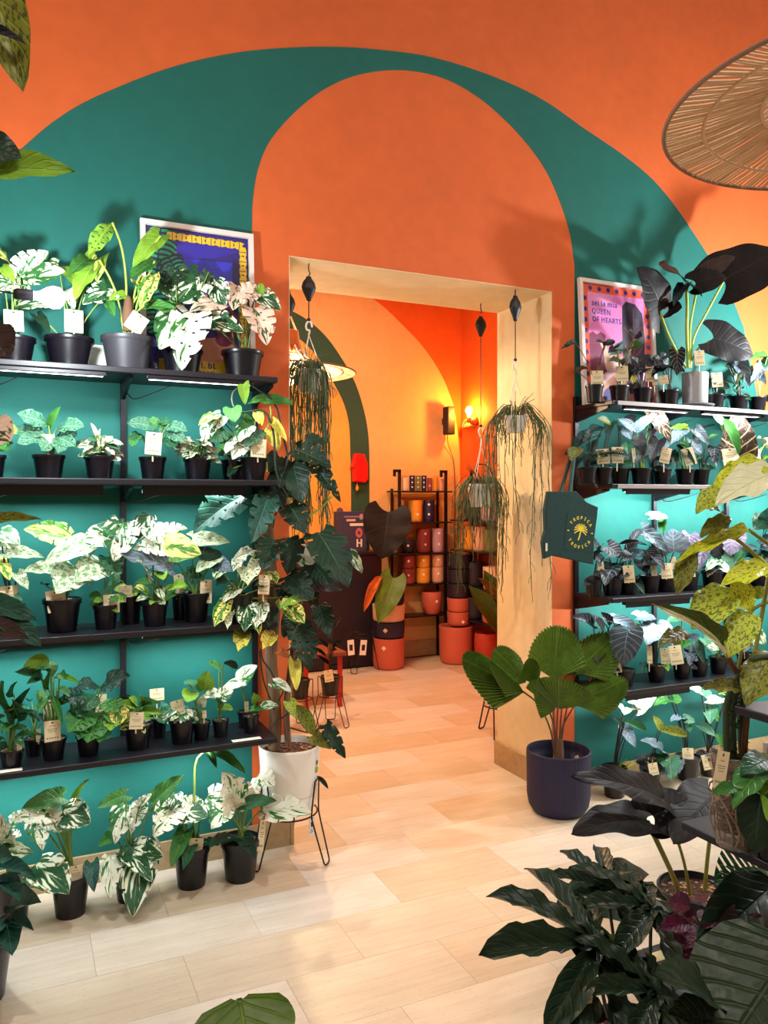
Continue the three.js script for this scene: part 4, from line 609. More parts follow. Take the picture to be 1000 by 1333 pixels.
plant('trailing_variegated_monstera', 'white and yellow trailing monstera spilling over the third shelf end', g3, { c: cC, px: 815, y: SHELF[2], z: ZL + 0.04, w: 100, h: 90, sp: 'ada:albo1', stem: 'lime',
  leaves: [[875, 235, 800, 262, 38, 'ada:albo1', 0.12], [885, 255, 858, 335, 44, 'ada:cream', 0.14], [840, 235, 800, 300, 40, 'ada:albo1', 0.1], [880, 235, 850, 225, 30, 'ada:albo1', 0.1], [820, 280, 850, 350, 40, 'ada:cream', 0.13], [805, 360, 762, 405, 46, 'cord:albo2', 0.12], [790, 380, 735, 490, 50, 'ada:yellowvar', 0.14], [850, 395, 840, 505, 66, 'ada:albo3', 0.16], [900, 395, 878, 495, 60, 'ada:albo2', 0.16], [835, 495, 818, 572, 54, 'ada:yellow', 0.17], [935, 505, 902, 565, 48, 'ada:yellow', 0.17], [945, 345, 870, 352, 44, 'ada:dark', 0.12], [955, 390, 1005, 440, 46, 'ada:yellowvar', 0.16], [930, 420, 925, 490, 50, 'ada:dark', 0.15], [780, 330, 740, 350, 40, 'cord:dark', 0.1], [760, 300, 735, 330, 40, 'cord:marble', 0.08], [920, 300, 950, 340, 40, 'ada:yellowvar', 0.12], [870, 440, 890, 520, 36, 'ada:yellowvar', 0.17], [800, 430, 780, 500, 30, 'ada:cream', 0.15]], tags: [[905, 345, 38, 66, -0.1, ZL + 0.14]] });

const cD = [0, 830, 2.632], g4 = 'plants on the lowest shelf of the indigo poster rack';
plant('slender_leaf_plant', 'narrow leaved upright plant at the cut off end of the lowest shelf', g4, { c: cD, px: 40, y: SHELF[3], z: 0.22, w: 80, h: 58, sp: 'lan:mid', leaves: [[30, 230, 15, 150, 34, 'lan:green'], [50, 260, 105, 170, 26], [45, 280, 120, 250, 24], [30, 300, -10, 220, 26], [60, 290, 40, 210, 24], [40, 320, 90, 320, 22, 'lan:green', 0.08], [35, 300, 5, 330, 26, 'lan:green', 0.08], [50, 200, 60, 150, 22], [30, 260, 70, 240, 22, 'lan:lime']], auto: [10, 0.05, 0.02, 0.14, 0.09, 0.022, 'lan:mid,lan:green'], tags: [[66, 372, 16, 44, 0.05]] });
plant('slender_leaf_plant', 'small narrow leaved plant with a white stick label on the lowest shelf', g4, { c: cD, px: 115, y: SHELF[3], z: 0.13, w: 62, h: 60, sp: 'lan:mid', auto: [12, 0.06, 0.02, 0.14, 0.08, 0.02, 'lan:mid,lan:dark'], tags: [[132, 335, 14, 44, 0, 0.16]] });
plant('slender_leaf_plant', 'tall narrow leaved plant with pale top leaf on the lowest shelf', g4, { c: cD, px: 183, y: SHELF[3], z: 0.2, w: 86, h: 72, sp: 'lan:green',
  leaves: [[165, 70, 78, 105, 44, 'ov:lime', 0.05], [170, 80, 178, 135, 40, 'ov:green', 0.05], [140, 140, 50, 118, 30, 'lan:mid'], [205, 125, 228, 145, 26], [185, 140, 275, 158, 18, 'lan:lime'], [130, 180, 152, 245, 28], [195, 175, 238, 205, 26], [160, 200, 130, 260, 24], [200, 240, 240, 215, 24], [175, 120, 120, 110, 30, 'ov:green'], [180, 200, 215, 300, 22], [170, 180, 175, 110, 20], [150, 150, 90, 160, 26, 'lan:mid']], tags: [[172, 255, 44, 80, 0.02, 0.18], [180, 320, 52, 70, 0.02, 0.24]] });
plant('hole_leaf_monstera', 'dense green monstera with holey leaves on the lowest shelf', g4, { c: cD, px: 303, y: SHELF[3], z: 0.2, w: 84, h: 72, sp: 'ada:green',
  leaves: [[345, 175, 445, 128, 66, 'ada:dark'], [335, 165, 262, 172, 54, 'ada:dark'], [300, 195, 210, 215, 64, 'ada:dark'], [315, 245, 232, 325, 90, 'ada:green', 0.1], [345, 255, 300, 360, 94, 'ada:green', 0.12], [385, 225, 412, 300, 74, 'ada:yellowvar', 0.08], [360, 215, 410, 255, 70, 'ada:green'], [370, 160, 420, 110, 50, 'ada:dark', 0], [300, 240, 240, 250, 70, 'ada:mid', 0.05], [330, 200, 280, 250, 60, 'ada:mid', 0.06], [390, 260, 380, 320, 50, 'ada:lime', 0.1], [280, 300, 270, 350, 60, 'ada:mid', 0.12], [350, 300, 340, 360, 60, 'ada:green', 0.12], [260, 200, 290, 270, 60, 'ada:mid', 0.05], [410, 200, 440, 240, 50, 'ada:dark', 0]], tags: [[345, 225, 40, 60, 0, 0.15]] });
plant('lime_foliage_plant', 'light green starry plant with label in front of the lowest shelf', g4, { c: cD, px: 473, y: SHELF[3], z: 0.2, w: 98, h: 84, sp: 'ov:lime', leaves: [[470, 240, 400, 225, 30, 'ov:lime'], [475, 235, 550, 225, 30, 'ov:green'], [460, 250, 410, 270, 28, 'ov:yellowvar'], [480, 250, 560, 260, 26, 'ov:lime'], [470, 230, 440, 205, 30, 'ov:lime'], [485, 240, 520, 210, 28, 'ov:mid'], [480, 225, 480, 200, 26, 'ov:lime']], auto: [10, 0.06, 0.0, 0.05, 0.05, 0.028, 'ov:lime,ov:yellowvar'], tags: [[468, 285, 46, 56, -0.1, 0.26]] });
plant('silver_monstera', 'small plant with a square label behind the starry plant', g4, { c: cD, px: 540, y: SHELF[3], z: 0.09, w: 66, h: 68, sp: 'ada:esqueleto', auto: [10, 0.07, 0.0, 0.05, 0.06, 0.035, 'ada:esqueleto,ov:mid'], tags: [[538, 195, 48, 40, 0, 0.1]] });
plant('speckled_foliage_plant', 'small white speckled plant with slanted label on the lowest shelf', g4, { c: cD, px: 624, y: SHELF[3], z: 0.2, w: 90, h: 84, sp: 'ov:marble', auto: [36, 0.07, -0.005, 0.045, 0.045, 0.024, 'ov:marble,ov:albo2,ov:esqueleto', 0.5], tags: [[610, 240, 44, 50, 0.18, 0.19]] });
plant('heart_leaf_plant', 'heart leaved seedling with pale round leaves on the lowest shelf', g4, { c: cD, px: 690, y: SHELF[3], z: 0.19, w: 62, h: 60, sp: 'cord:green', leaves: [[705, 178, 712, 112, 62, 'cord:lime', 0.02], [655, 185, 640, 222, 52, 'cord:lime', 0.05], [650, 160, 668, 145, 40, 'cord:mid', -0.02], [720, 190, 740, 180, 30, 'cord:albo2'], [690, 230, 705, 190, 30, 'cord:pale']], tags: [[700, 262, 14, 26, 0, 0.2]] });
plant('heart_leaf_plant', 'seedling with a flat top leaf next to the pale heart leaved seedling', g4, { c: cD, px: 756, y: SHELF[3], z: 0.19, w: 57, h: 58, sp: 'cord:green', leaves: [[750, 105, 712, 85, 34, 'cord:green', 0.02], [765, 88, 815, 105, 22, 'lan:dark', 0], [760, 240, 798, 248, 32, 'cord:lime', 0.06], [745, 190, 700, 205, 40, 'cord:albo1', 0.04], [760, 200, 800, 180, 50, 'cord:albo2', 0.03], [750, 230, 730, 210, 26, 'cord:green']] });
plant('heart_leaf_plant', 'seedling with one large white and green leaf on the lowest shelf', g4, { c: cD, px: 838, y: SHELF[3], z: 0.11, w: 48, h: 56, sp: 'cord:green', leaves: [[825, 145, 882, 95, 56, 'cord:albo2', 0.03], [825, 150, 755, 185, 34, 'cord:albo1', 0.03]], tags: [[845, 236, 14, 34, 0, 0.13]] });
plant('heart_leaf_plant', 'seedling with lime leaves in the pot at the end of the lowest shelf', g4, { c: cD, px: 860, y: SHELF[3], z: 0.19, w: 57, h: 60, sp: 'cord:lime', leaves: [[880, 220, 868, 188, 32, 'cord:lime'], [895, 240, 955, 235, 40, 'cord:marble', 0.06], [860, 245, 905, 250, 26, 'cord:green', 0.05]] });
for (const [x0, x1, y, lab] of [[795, 895, 350, 'white paper price strip lying on the lowest shelf end'], [-20, 72, 461, 'white paper price strip lying at the cut off shelf end']]) { const p = onZ((x0 + x1) / 2 / 2.632, 830 + y / 2.632, 0.275), w = metres((x1 - x0) / 2.632, p); const m = mesh('price_strip', rbox(w, 0.001, 0.03, 0.0004, 0, 0.0005, 0), plain('#f3ead6', 0.7)); m.position.set(p.x, SHELF[3] + 0.0005, 0.275); tag(m, lab, 'paper strip'); }

const cE = [0, 970, 2.381], g5 = 'plants on the floor under the indigo poster rack';
const floorPlant = (name, label, x, yb, w, h, o) => { const p = onY(o.c[0] + x / o.c[2], o.c[1] + yb / o.c[2], 0); return plant(name, label, o.group || g5, { px: x, y: 0, z: p.z - metres(w / o.c[2], p) * 0.32, w, h, zmin: 0.03, ...o }); };
floorPlant('variegated_monstera', 'white leaved floor monstera beside the blue green foreground foliage', 40, 560, 112, 130, { c: cE, sp: 'mon:albo1', leaves: [[5, 330, 105, 335, 56, 'cord:marble', 0.08], [10, 300, 0, 215, 70, 'mon:albo1', 0.05], [20, 310, 65, 280, 60, 'mon:albo1', 0.06], [10, 340, -40, 300, 60, 'mon:albo2'], [40, 250, 90, 200, 46, 'mon:albo2']], tags: [[62, 440, 42, 50, 0.1]] });
floorPlant('variegated_monstera', 'half white monstera with a big leaf drooping over its pot, floor', 219, 540, 118, 124, { c: cE, sp: 'mon:albo2', rad: 0.004,
  leaves: [[190, 160, 68, 195, 58, 'cord:green', 0.05], [230, 192, 278, 102, 28, 'lan:lime', 0.02], [195, 205, 280, 240, 92, 'half:albo3', 0.08], [160, 215, 42, 235, 64, 'mon:albo1', 0.08], [110, 235, 132, 325, 64, 'mon:albo2', 0.12], [110, 370, 215, 462, 112, 'half:albo3', 0.16], [185, 225, 140, 220, 40, 'cord:green', 0.05], [285, 365, 292, 455, 42, 'cord:blue', 0.12], [130, 200, 190, 270, 70, 'mon:albo1', 0.05], [195, 160, 120, 165, 50, 'cord:green', 0.0]], tags: [[235, 402, 40, 56, -0.02]] });
floorPlant('variegated_monstera', 'heavily marbled monstera whose leaves hide the pot, floor', 400, 490, 92, 86, { c: cE, sp: 'mon:albo3', rad: 0.0035,
  leaves: [[390, 155, 300, 195, 44, 'cord:green', 0.03], [395, 185, 355, 305, 74, 'mon:albo2', 0.08], [435, 185, 405, 275, 56, 'mon:albo2', 0.06], [475, 178, 570, 92, 54, 'cord:green', 0.03], [352, 280, 305, 315, 38, 'cord:green', 0.08], [440, 290, 412, 530, 110, 'half:albo3', 0.2], [345, 340, 342, 475, 60, 'half:albo1', 0.16], [400, 330, 505, 345, 86, 'half:albo3', 0.12], [430, 200, 470, 150, 40, 'mon:albo2', 0.02], [395, 330, 470, 420, 80, 'mon:albo3', 0.17]] });
{
  const p = floorPlant('variegated_monstera', 'marbled floor monstera with one tall thin stem', 594, 450, 114, 124, { c: cE, sp: 'mon:albo2', rad: 0.004,
    leaves: [[540, 190, 478, 285, 86, 'mon:albo1', 0.1], [560, 205, 645, 222, 94, 'half:albo3', 0.08], [545, 150, 530, 205, 42, 'cord:albo3', 0.05], [575, 265, 530, 378, 48, 'cord:green', 0.13], [595, 285, 568, 388, 44, 'cord:mid', 0.14], [640, 165, 728, 205, 92, 'mon:albo2', 0.06], [600, 200, 560, 160, 60, 'mon:albo1', 0.0], [640, 300, 680, 310, 30, 'cord:mid', 0.1]], tags: [[606, 321, 44, 62, -0.15]] });
  const org = p.g.position, q = (x, y, z) => onZ(x / 2.381, 970 + y / 2.381, z).sub(org); mesh('stem', tube([q(604, 320, org.z), q(603, 150, org.z), q(612, 40, org.z - 0.02), q(650, 10, org.z - 0.02)], 0.004, 14), stemM.lime, p.g);
  for (const [a, b, c, d, w] of [[640, 12, 762, 90, 34], [640, 15, 672, 72, 24]]) p.addLeaf(q(a, b, org.z - 0.02), q(c, d, org.z + 0.06), metres(w / 2.381, onZ(250, 980, org.z)), 'lan:green', 0.002, true);
}
floorPlant('variegated_monstera', 'mostly white split leaved monstera beside the white planter stand', 745, 430, 122, 124, { c: cE, sp: 'mon:albo1', rad: 0.004,
  leaves: [[738, 185, 690, 85, 104, 'mon:albo1', 0.05], [800, 95, 852, 125, 64, 'mon:albo1', 0.05], [750, 182, 858, 172, 44, 'cord:mid', 0.06], [815, 195, 965, 208, 84, 'half:albo1', 0.12], [740, 280, 792, 350, 52, 'cord:dark', 0.14], [705, 290, 648, 315, 42, 'cord:dark', 0.12], [700, 200, 655, 262, 64, 'half:albo2', 0.1], [770, 120, 800, 160, 60, 'mon:albo1', 0.03], [730, 200, 720, 150, 60, 'mon:albo1', 0.08]], tags: [[811, 280, 20, 92, -0.15]] });
// ---------------------------------------------------------------- plants on the rack beside the pink poster
const ZR = 0.18, cF = [730, 290, 3.704], h1 = 'plants on the top shelf of the pink poster rack';
plant('dark_leaf_seedling', 'thin stemmed dark leaved seedling at the frame corner of the pink poster', h1, { c: cF, px: 163, y: SHELF[0], z: ZR, w: 88, h: 84, sp: 'cord:darkFern', stem: 'brown', zmin: 0.11, rad: 0.002,
  leaves: [[70, 578, 2, 610, 30, 'cord:dark', 0.06], [75, 715, 132, 702, 34, 'cord:black', 0.08], [210, 585, 170, 572, 24, 'ov:dark'], [215, 590, 262, 568, 34, 'ov:dark'], [215, 600, 225, 575, 22, 'ov:darkFern']], tags: [[176, 748, 62, 72, -0.02]] });
plant('dark_leaf_seedling', 'seedling with olive green top leaves in front of the pink poster', h1, { c: cF, px: 283, y: SHELF[0], z: ZR, w: 96, h: 88, sp: 'cord:darkFern', stem: 'olive', zmin: 0.11, rad: 0.002,
  leaves: [[360, 545, 325, 520, 46, 'cord:dark', 0.05], [365, 545, 395, 548, 40, 'cord:dark', 0.05], [345, 595, 325, 612, 30, 'cord:olive', 0.06], [350, 590, 392, 592, 46, 'cord:green', 0.06], [270, 610, 230, 630, 46, 'cord:darkFern', 0.05], [275, 600, 298, 580, 34, 'cord:darkFern'], [285, 670, 235, 665, 44, 'cord:dark', 0.06], [290, 660, 300, 690, 30, 'cord:dark', 0.06]], tags: [[297, 727, 58, 74, -0.02]] });
plant('dark_leaf_seedling', 'dark leaved seedling with one yellow leaf on its rim', h1, { c: cF, px: 395, y: SHELF[0], z: ZR, w: 92, h: 84, sp: 'cord:black', stem: 'dark', zmin: 0.11,
  leaves: [[385, 700, 338, 652, 46, 'cord:dark', 0.04], [400, 660, 475, 690, 60, 'cord:silverDark', 0.05], [355, 740, 350, 778, 26, 'ov:yellow', 0.09], [390, 720, 340, 720, 40, 'cord:dark', 0.06], [420, 700, 380, 730, 40, 'cord:black', 0.06], [340, 690, 330, 760, 30, 'cord:darkFern', 0.05]], tags: [[426, 731, 34, 72, -0.06], [455, 768, 26, 30, 0, ZR - 0.04]] });
plant('black_leaf_alocasia', 'compact near black leaved plant beside the silver pot', h1, { c: cF, px: 523, y: SHELF[0], z: ZR, w: 98, h: 82, sp: 'cord:black', stem: 'dark', zmin: 0.06,
  leaves: [[560, 615, 562, 735, 66, 'cord:velvet', 0.08], [480, 690, 425, 645, 66, 'cord:black', 0.02], [520, 690, 440, 742, 64, 'cord:black', 0.07], [480, 650, 520, 690, 60, 'cord:silverDark', 0.0], [500, 680, 450, 690, 60, 'cord:black'], [540, 690, 600, 720, 40, 'cord:black', 0.05]], tags: [[497, 757, 44, 42, 0.1, ZR + 0.06]] });
{
  const p = plant('giant_black_alocasia', 'giant near black elephant ear plant in a silver grey pot', null, { c: cF, px: 648, y: SHELF[0] + 0.012, z: 0.2, w: 122, h: 160, pot: potSilver, potGeo: potUnit, soilH: 0.98, sp: 'big:black', bare: true, zmin: 0.05, cat: 'potted plant',
    leaves: [[785, 280, 1075, 130, 290, 'big:black', 0.12, 0.02], [612, 292, 472, 205, 170, 'big:black', 0.1, 0.0], [650, 290, 800, 262, 130, 'big:black', 0.1, 0.02], [485, 424, 372, 215, 210, 'big:black', 0.06, 0.0], [520, 420, 585, 410, 90, 'big:black', 0.08, 0.0], [735, 555, 930, 640, 190, 'big:black', 0.1, 0.04], [600, 300, 545, 405, 60, 'cord:silverDark', 0.06, 0], [690, 250, 840, 160, 90, 'big:brownDark', 0.08, 0.02]], tags: [[670, 652, 48, 74, 0, 0.24]] });
  const o = p.g.position, q = (x, y, z) => onZ(730 + x / 3.704, 290 + y / 3.704, z).sub(o);
  for (const [pts, w] of [[[[615, 700], [608, 500], [610, 400], [605, 292]], 0.008], [[[625, 700], [625, 500], [645, 380], [660, 300]], 0.006], [[[625, 700], [640, 560], [700, 440], [785, 282]], 0.006], [[[605, 700], [560, 620], [520, 540], [476, 424]], 0.006], [[[625, 690], [660, 610], [740, 560]], 0.005]]) mesh('stem', tube(pts.map(([a, b]) => q(a, b, 0.2)), w, 14, 8), stemM.lime, p.g);
  mesh('saucer', lathe([[0.0001, -0.012], [0.085, -0.012], [0.098, 0.006], [0.094, 0.008], [0.082, -0.006], [0.0001, -0.006]], 28), potSilver, p.g);
}
plant('dark_feather_plant', 'dark feathery leaved plant behind a square label beside the silver pot', h1, { c: cF, px: 740, y: SHELF[0], z: ZR, w: 100, h: 74, sp: 'fern:darkFern', stem: 'dark', auto: [12, 0.06, 0.0, 0.1, 0.08, 0.05, 'fern:darkFern,fern:black,ov:dark'], tags: [[755, 757, 52, 72, 0]] });
plant('silver_leaf_plant', 'dark plant with folded silver leaves near the giant elephant ear', h1, { c: cF, px: 858, y: SHELF[0], z: ZR, w: 94, h: 76, sp: 'cord:silverDark', stem: 'dark',
  leaves: [[848, 640, 912, 785, 66, 'cord:silver', 0.08], [820, 690, 850, 660, 50, 'fern:black'], [840, 720, 880, 760, 44, 'cord:mid', 0.08], [800, 680, 830, 700, 44, 'fern:darkFern'], [870, 700, 845, 790, 36, 'cord:marble', 0.08], [900, 700, 920, 740, 40, 'cord:dark']], auto: [6, 0.05, 0.0, 0.08, 0.07, 0.04, 'fern:darkFern,ov:mid'] });
plant('silver_leaf_plant', 'silver leaved plant with green top leaves beyond the folded silver leaves', h1, { c: cF, px: 948, y: SHELF[0], z: ZR, w: 86, h: 76, sp: 'cord:silverDark', stem: 'green',
  leaves: [[985, 688, 900, 795, 56, 'cord:silver', 0.08], [1000, 640, 915, 655, 56, 'cord:green', 0.03], [970, 660, 1010, 700, 50, 'cord:mid', 0.04], [940, 720, 990, 780, 44, 'cord:silverDark', 0.07]] });
plant('silver_leaf_plant', 'leafy plant half cut off at the top shelf beyond the silver leaves', h1, { c: cF, px: 1045, y: SHELF[0], z: ZR, w: 90, h: 80, sp: 'cord:dark', auto: [8, 0.07, 0.0, 0.08, 0.08, 0.05, 'cord:dark,cord:mid'] });

const cG = [745, 520, 7.692], h2 = 'plants on the second shelf of the pink poster rack';
plant('dark_feather_plant', 'dark ferny plant drooping past the tote bag handles', h2, { c: cG, px: 150, y: SHELF[1], z: ZR, w: 196, h: 170, sp: 'fern:darkFern', stem: 'dark',
  leaves: [[200, 290, 60, 470, 120, 'fern:darkFern', 0.06], [320, 280, 150, 330, 100, 'fern:darkFern', 0.04], [80, 480, -10, 620, 130, 'fern:olive', 0.14], [280, 370, 110, 420, 110, 'fern:dark', 0.08], [230, 400, 200, 560, 110, 'fern:darkFern', 0.1]], auto: [8, 0.07, 0.02, 0.1, 0.1, 0.06, 'fern:darkFern,fern:dark'] });
plant('dark_feather_plant', 'dark ferny plant in front of two cream labels, second shelf', h2, { c: cG, px: 310, y: SHELF[1], z: ZR, w: 196, h: 170, sp: 'fern:darkFern', stem: 'dark', leaves: [[400, 260, 250, 195, 90, 'fern:olive'], [420, 250, 330, 340, 90, 'fern:dark', 0.06], [300, 560, 430, 530, 80, 'fern:dark', 0.1], [330, 560, 270, 600, 80, 'fern:olive', 0.1], [360, 300, 460, 240, 80, 'fern:mid']], auto: [6, 0.06, 0.02, 0.11, 0.1, 0.06, 'fern:darkFern,fern:dark'], tags: [[310, 570, 130, 150, 0.02, ZR + 0.02], [455, 558, 115, 165, -0.05, ZR + 0.05]] });
plant('silver_leaf_plant', 'silvery cut leaved plant in the middle of the second shelf', h2, { c: cG, px: 480, y: SHELF[1], z: 0.13, w: 196, h: 165, sp: 'fern:silver', stem: 'dark', leaves: [[450, 190, 650, 330, 90, 'fern:silver', 0.06], [500, 260, 590, 400, 90, 'fern:silver', 0.08], [540, 420, 560, 560, 90, 'fern:mid', 0.08], [470, 330, 430, 250, 70, 'fern:silverDark']], auto: [6, 0.05, 0.02, 0.1, 0.09, 0.05, 'fern:silverDark,fern:mid'], tags: [[620, 560, 36, 150, 0.03, ZR]] });
plant('bronze_leaf_alocasia', 'plant with a silver and bronze folded leaf held high', h2, { c: cG, px: 690, y: SHELF[1], z: ZR, w: 206, h: 165, sp: 'cord:velvet', stem: 'lime',
  leaves: [[640, 300, 850, 140, 110, 'cord:silver', 0.05], [800, 110, 990, 420, 150, 'cord:bronze', 0.1], [870, 400, 790, 640, 150, 'cord:black', 0.1], [660, 370, 720, 560, 120, 'cord:black', 0.05], [560, 230, 620, 150, 110, 'cord:black', -0.04], [740, 560, 620, 640, 90, 'cord:black', 0.09], [800, 300, 780, 380, 90, 'cord:black', 0.04]] });
plant('silver_leaf_plant', 'dark plant behind a slanted cream label, second shelf', h2, { c: cG, px: 900, y: SHELF[1], z: ZR, w: 190, h: 160, sp: 'cord:silverDark', stem: 'dark', leaves: [[910, 440, 980, 450, 90, 'cord:silver', 0.03], [990, 520, 960, 620, 90, 'cord:black', 0.06]], auto: [7, 0.05, 0.0, 0.08, 0.07, 0.045, 'cord:silverDark,cord:velvet'], tags: [[935, 560, 100, 160, -0.3, ZR + 0.07]] });
const cH = [865, 520, 7.407];
plant('silver_leaf_plant', 'blue grey leaved plant with one lime leaf, second shelf', h2, { c: cH, px: 200, y: SHELF[1], z: ZR, w: 184, h: 155, sp: 'cord:silver', stem: 'green',
  leaves: [[190, 300, 60, 440, 130, 'cord:silver', 0.07], [180, 290, 240, 300, 90, 'cord:yellowvar', 0.02], [100, 290, 230, 240, 70, 'cord:lime', 0.0], [300, 280, 430, 435, 100, 'cord:silverDark', 0.06], [120, 440, 300, 640, 70, 'lan:dark', 0.1], [90, 520, 120, 670, 80, 'cord:dark', 0.1], [260, 380, 360, 520, 90, 'cord:silver', 0.05], [180, 420, 210, 480, 60, 'cord:green']], tags: [[240, 550, 110, 170, 0.2, ZR + 0.06]] });
plant('silver_leaf_plant', 'thin stemmed plant between the blue grey leaves and the giant veined leaf', h2, { c: cH, px: 350, y: SHELF[1], z: ZR - 0.04, w: 172, h: 155, sp: 'cord:mid', stem: 'dark', leaves: [[490, 460, 480, 620, 110, 'cord:velvet', 0.08], [470, 510, 510, 660, 60, 'lan:silver', 0.08], [330, 300, 490, 250, 30, 'lan:black', 0], [420, 380, 520, 340, 40, 'lan:green', 0.02], [300, 470, 350, 540, 60, 'cord:silver', 0.06]], auto: [5, 0.05, 0.0, 0.08, 0.07, 0.04, 'cord:silverDark,cord:mid'] });
plant('veined_alocasia', 'dark round alocasia leaf with thick cream veins held upright', h2, { c: cH, px: 650, y: SHELF[1], z: ZR, w: 200, h: 155, sp: 'cord:bronze', stem: 'green',
  leaves: [[720, 560, 690, 110, 300, 'cord:bronze', 0.03, 0.03], [560, 180, 720, 540, 90, 'lan:green', 0.08], [500, 140, 560, 250, 60, 'cord:albo1', 0.03], [530, 180, 590, 240, 50, 'cord:pale', 0.03]], tags: [[640, 550, 150, 160, 0.05, ZR + 0.06]] });
plant('silver_leaf_plant', 'pale lipped plant beyond the cream veined leaf, second shelf', h2, { c: cH, px: 870, y: SHELF[1], z: ZR, w: 184, h: 155, sp: 'cord:cream', stem: 'lime', leaves: [[950, 440, 900, 370, 60, 'lan:cream', 0.03], [970, 430, 1030, 380, 100, 'cord:cream', 0.03], [840, 480, 880, 440, 50, 'cord:dark'], [940, 580, 1010, 550, 60, 'cord:lime', 0.05]], tags: [[875, 530, 92, 100, 0.04]] });

const cI = [745, 670, 3.922], h3 = 'plants on the third shelf of the pink poster rack';
const dk = (lab, px, o) => plant('black_velvet_alocasia', lab, h3, { c: cI, px, y: SHELF[2], z: ZR, w: 112, h: 90, sp: 'cord:velvet', stem: 'dark', ...o });
dk('dark veined plant hidden by the tote bag edge', 110, { w: 90, leaves: [[140, 190, 60, 140, 60, 'lan:velvet', 0.05], [130, 210, 160, 150, 50, 'cord:velvet'], [150, 240, 110, 200, 50, 'cord:silverDark']], auto: [4, 0.05, 0, 0.06, 0.07, 0.045, 'cord:velvet'], tags: [[148, 280, 32, 76, 0.05]] });
dk('black leaved plant with one round drooping veined leaf, third shelf', 205, { leaves: [[215, 255, 165, 360, 96, 'cord:velvet', 0.12], [180, 160, 260, 220, 84, 'cord:velvet', 0.05], [240, 190, 180, 220, 60, 'cord:silverDark', 0.05], [270, 200, 330, 150, 50, 'lan:velvet', 0]], auto: [4, 0.05, 0.01, 0.06, 0.07, 0.05, 'cord:velvet'] });
dk('black leaved plant with upright cream label, third shelf', 285, { leaves: [[290, 150, 355, 75, 36, 'lan:velvet', 0.0], [240, 150, 385, 158, 30, 'lan:black', 0.05], [310, 200, 375, 210, 60, 'cord:silverDark', 0.06], [300, 200, 260, 240, 60, 'cord:velvet', 0.06], [320, 330, 370, 410, 40, 'lan:dark', 0.12]], tags: [[290, 303, 56, 88, 0.02, ZR + 0.08]] });
dk('black leaved plant with a long folded leaf beside two labels', 395, { leaves: [[395, 190, 472, 285, 50, 'lan:velvet', 0.08], [350, 230, 380, 300, 70, 'cord:black', 0.05], [380, 180, 400, 240, 60, 'cord:velvet', 0.02], [420, 240, 360, 260, 60, 'cord:black', 0.05]], tags: [[420, 300, 30, 86, 0, ZR + 0.02]] });
dk('silver veined alocasia with a broad pale upright leaf', 480, { sp: 'cord:silver', leaves: [[520, 190, 512, 72, 148, 'cord:silver', 0.04, 0.04], [360, 75, 490, 195, 74, 'cord:silverDark', 0.06], [465, 90, 465, 20, 40, 'lan:green', -0.04], [400, 10, 490, 15, 46, 'cord:pale', 0.0], [540, 300, 590, 350, 30, 'lan:silverDark', 0.1]], tags: [[483, 287, 58, 78, 0.02, ZR + 0.07], [520, 245, 30, 60, 0.2, ZR]] });
dk('purple black alocasia with a tall folded leaf, third shelf', 590, { sp: 'cord:purpleDark', leaves: [[600, 100, 590, 210, 80, 'cord:purpleDark', 0.03], [680, 150, 640, 290, 70, 'cord:purpleDark', 0.08], [620, 240, 580, 290, 60, 'cord:black', 0.06], [640, 160, 560, 190, 60, 'cord:black']], tags: [[606, 298, 44, 40, 0, ZR + 0.06]] });
dk('low plant with bronze stems and pale veined leaves, third shelf', 715, { w: 110, sp: 'cord:silverDark', leaves: [[740, 230, 680, 290, 50, 'cord:marble', 0.06], [745, 250, 810, 305, 50, 'cord:pale', 0.08], [720, 280, 690, 320, 40, 'cord:bronze', 0.06]], auto: [6, 0.05, -0.01, 0.04, 0.06, 0.03, 'cord:marble,cord:silverDark'], tags: [[716, 245, 52, 40, 0.03, ZR - 0.02]] });
dk('purple grey ribbed leaf alocasia behind the mottled leaf', 810, { w: 110, sp: 'cord:purpleDark', leaves: [[820, 100, 810, 210, 122, 'cord:purpleDark', 0.05], [710, 150, 770, 215, 90, 'cord:black', 0.0], [880, 190, 800, 290, 60, 'lan:mid', 0.05], [770, 200, 820, 280, 60, 'cord:esqueleto', 0.06]], tags: [[785, 250, 30, 40, 0, ZR]] });
dk('plant half hidden behind the yellow mottled leaf, third shelf', 950, { sp: 'cord:dark', leaves: [[990, 20, 930, 80, 100, 'cord:dark', 0.03], [1000, 60, 1010, -40, 90, 'cord:blue']], auto: [6, 0.08, 0.02, 0.2, 0.12, 0.08, 'cord:dark,cord:silverDark'], tags: [[950, 245, 40, 40, 0]] });

const cJ = [745, 780, 3.922], h4 = 'plants on the lowest shelf of the pink poster rack';
const lo = (lab, px, o) => plant('silver_alocasia', lab, h4, { c: cJ, px, y: SHELF[3], z: ZR + 0.02, w: 110, h: 84, sp: 'cord:silverDark', stem: 'dark', ...o });
lo('dark plant with pointed blue black leaves behind the fan palm', 130, { leaves: [[110, 150, -10, 95, 60, 'lan:silverDark', 0.05], [160, 160, 95, 80, 50, 'lan:silver', 0.0], [190, 140, 145, 65, 40, 'lan:velvet', 0.02], [150, 260, 130, 330, 60, 'cord:black', 0.08]], auto: [6, 0.07, 0.0, 0.08, 0.08, 0.05, 'cord:black,lan:silverDark'] });
lo('ribbed grey leaved alocasia drooping over its pot', 265, { leaves: [[285, 160, 262, 345, 150, 'cord:silverDark', 0.14, 0.1], [150, 100, 300, 165, 70, 'lan:silver', 0.0], [200, 90, 330, 190, 60, 'lan:silver', 0.02], [310, 150, 360, 190, 70, 'cord:silver', 0.05]], tags: [[228, 330, 40, 90, 0.1, ZR + 0.08]] });
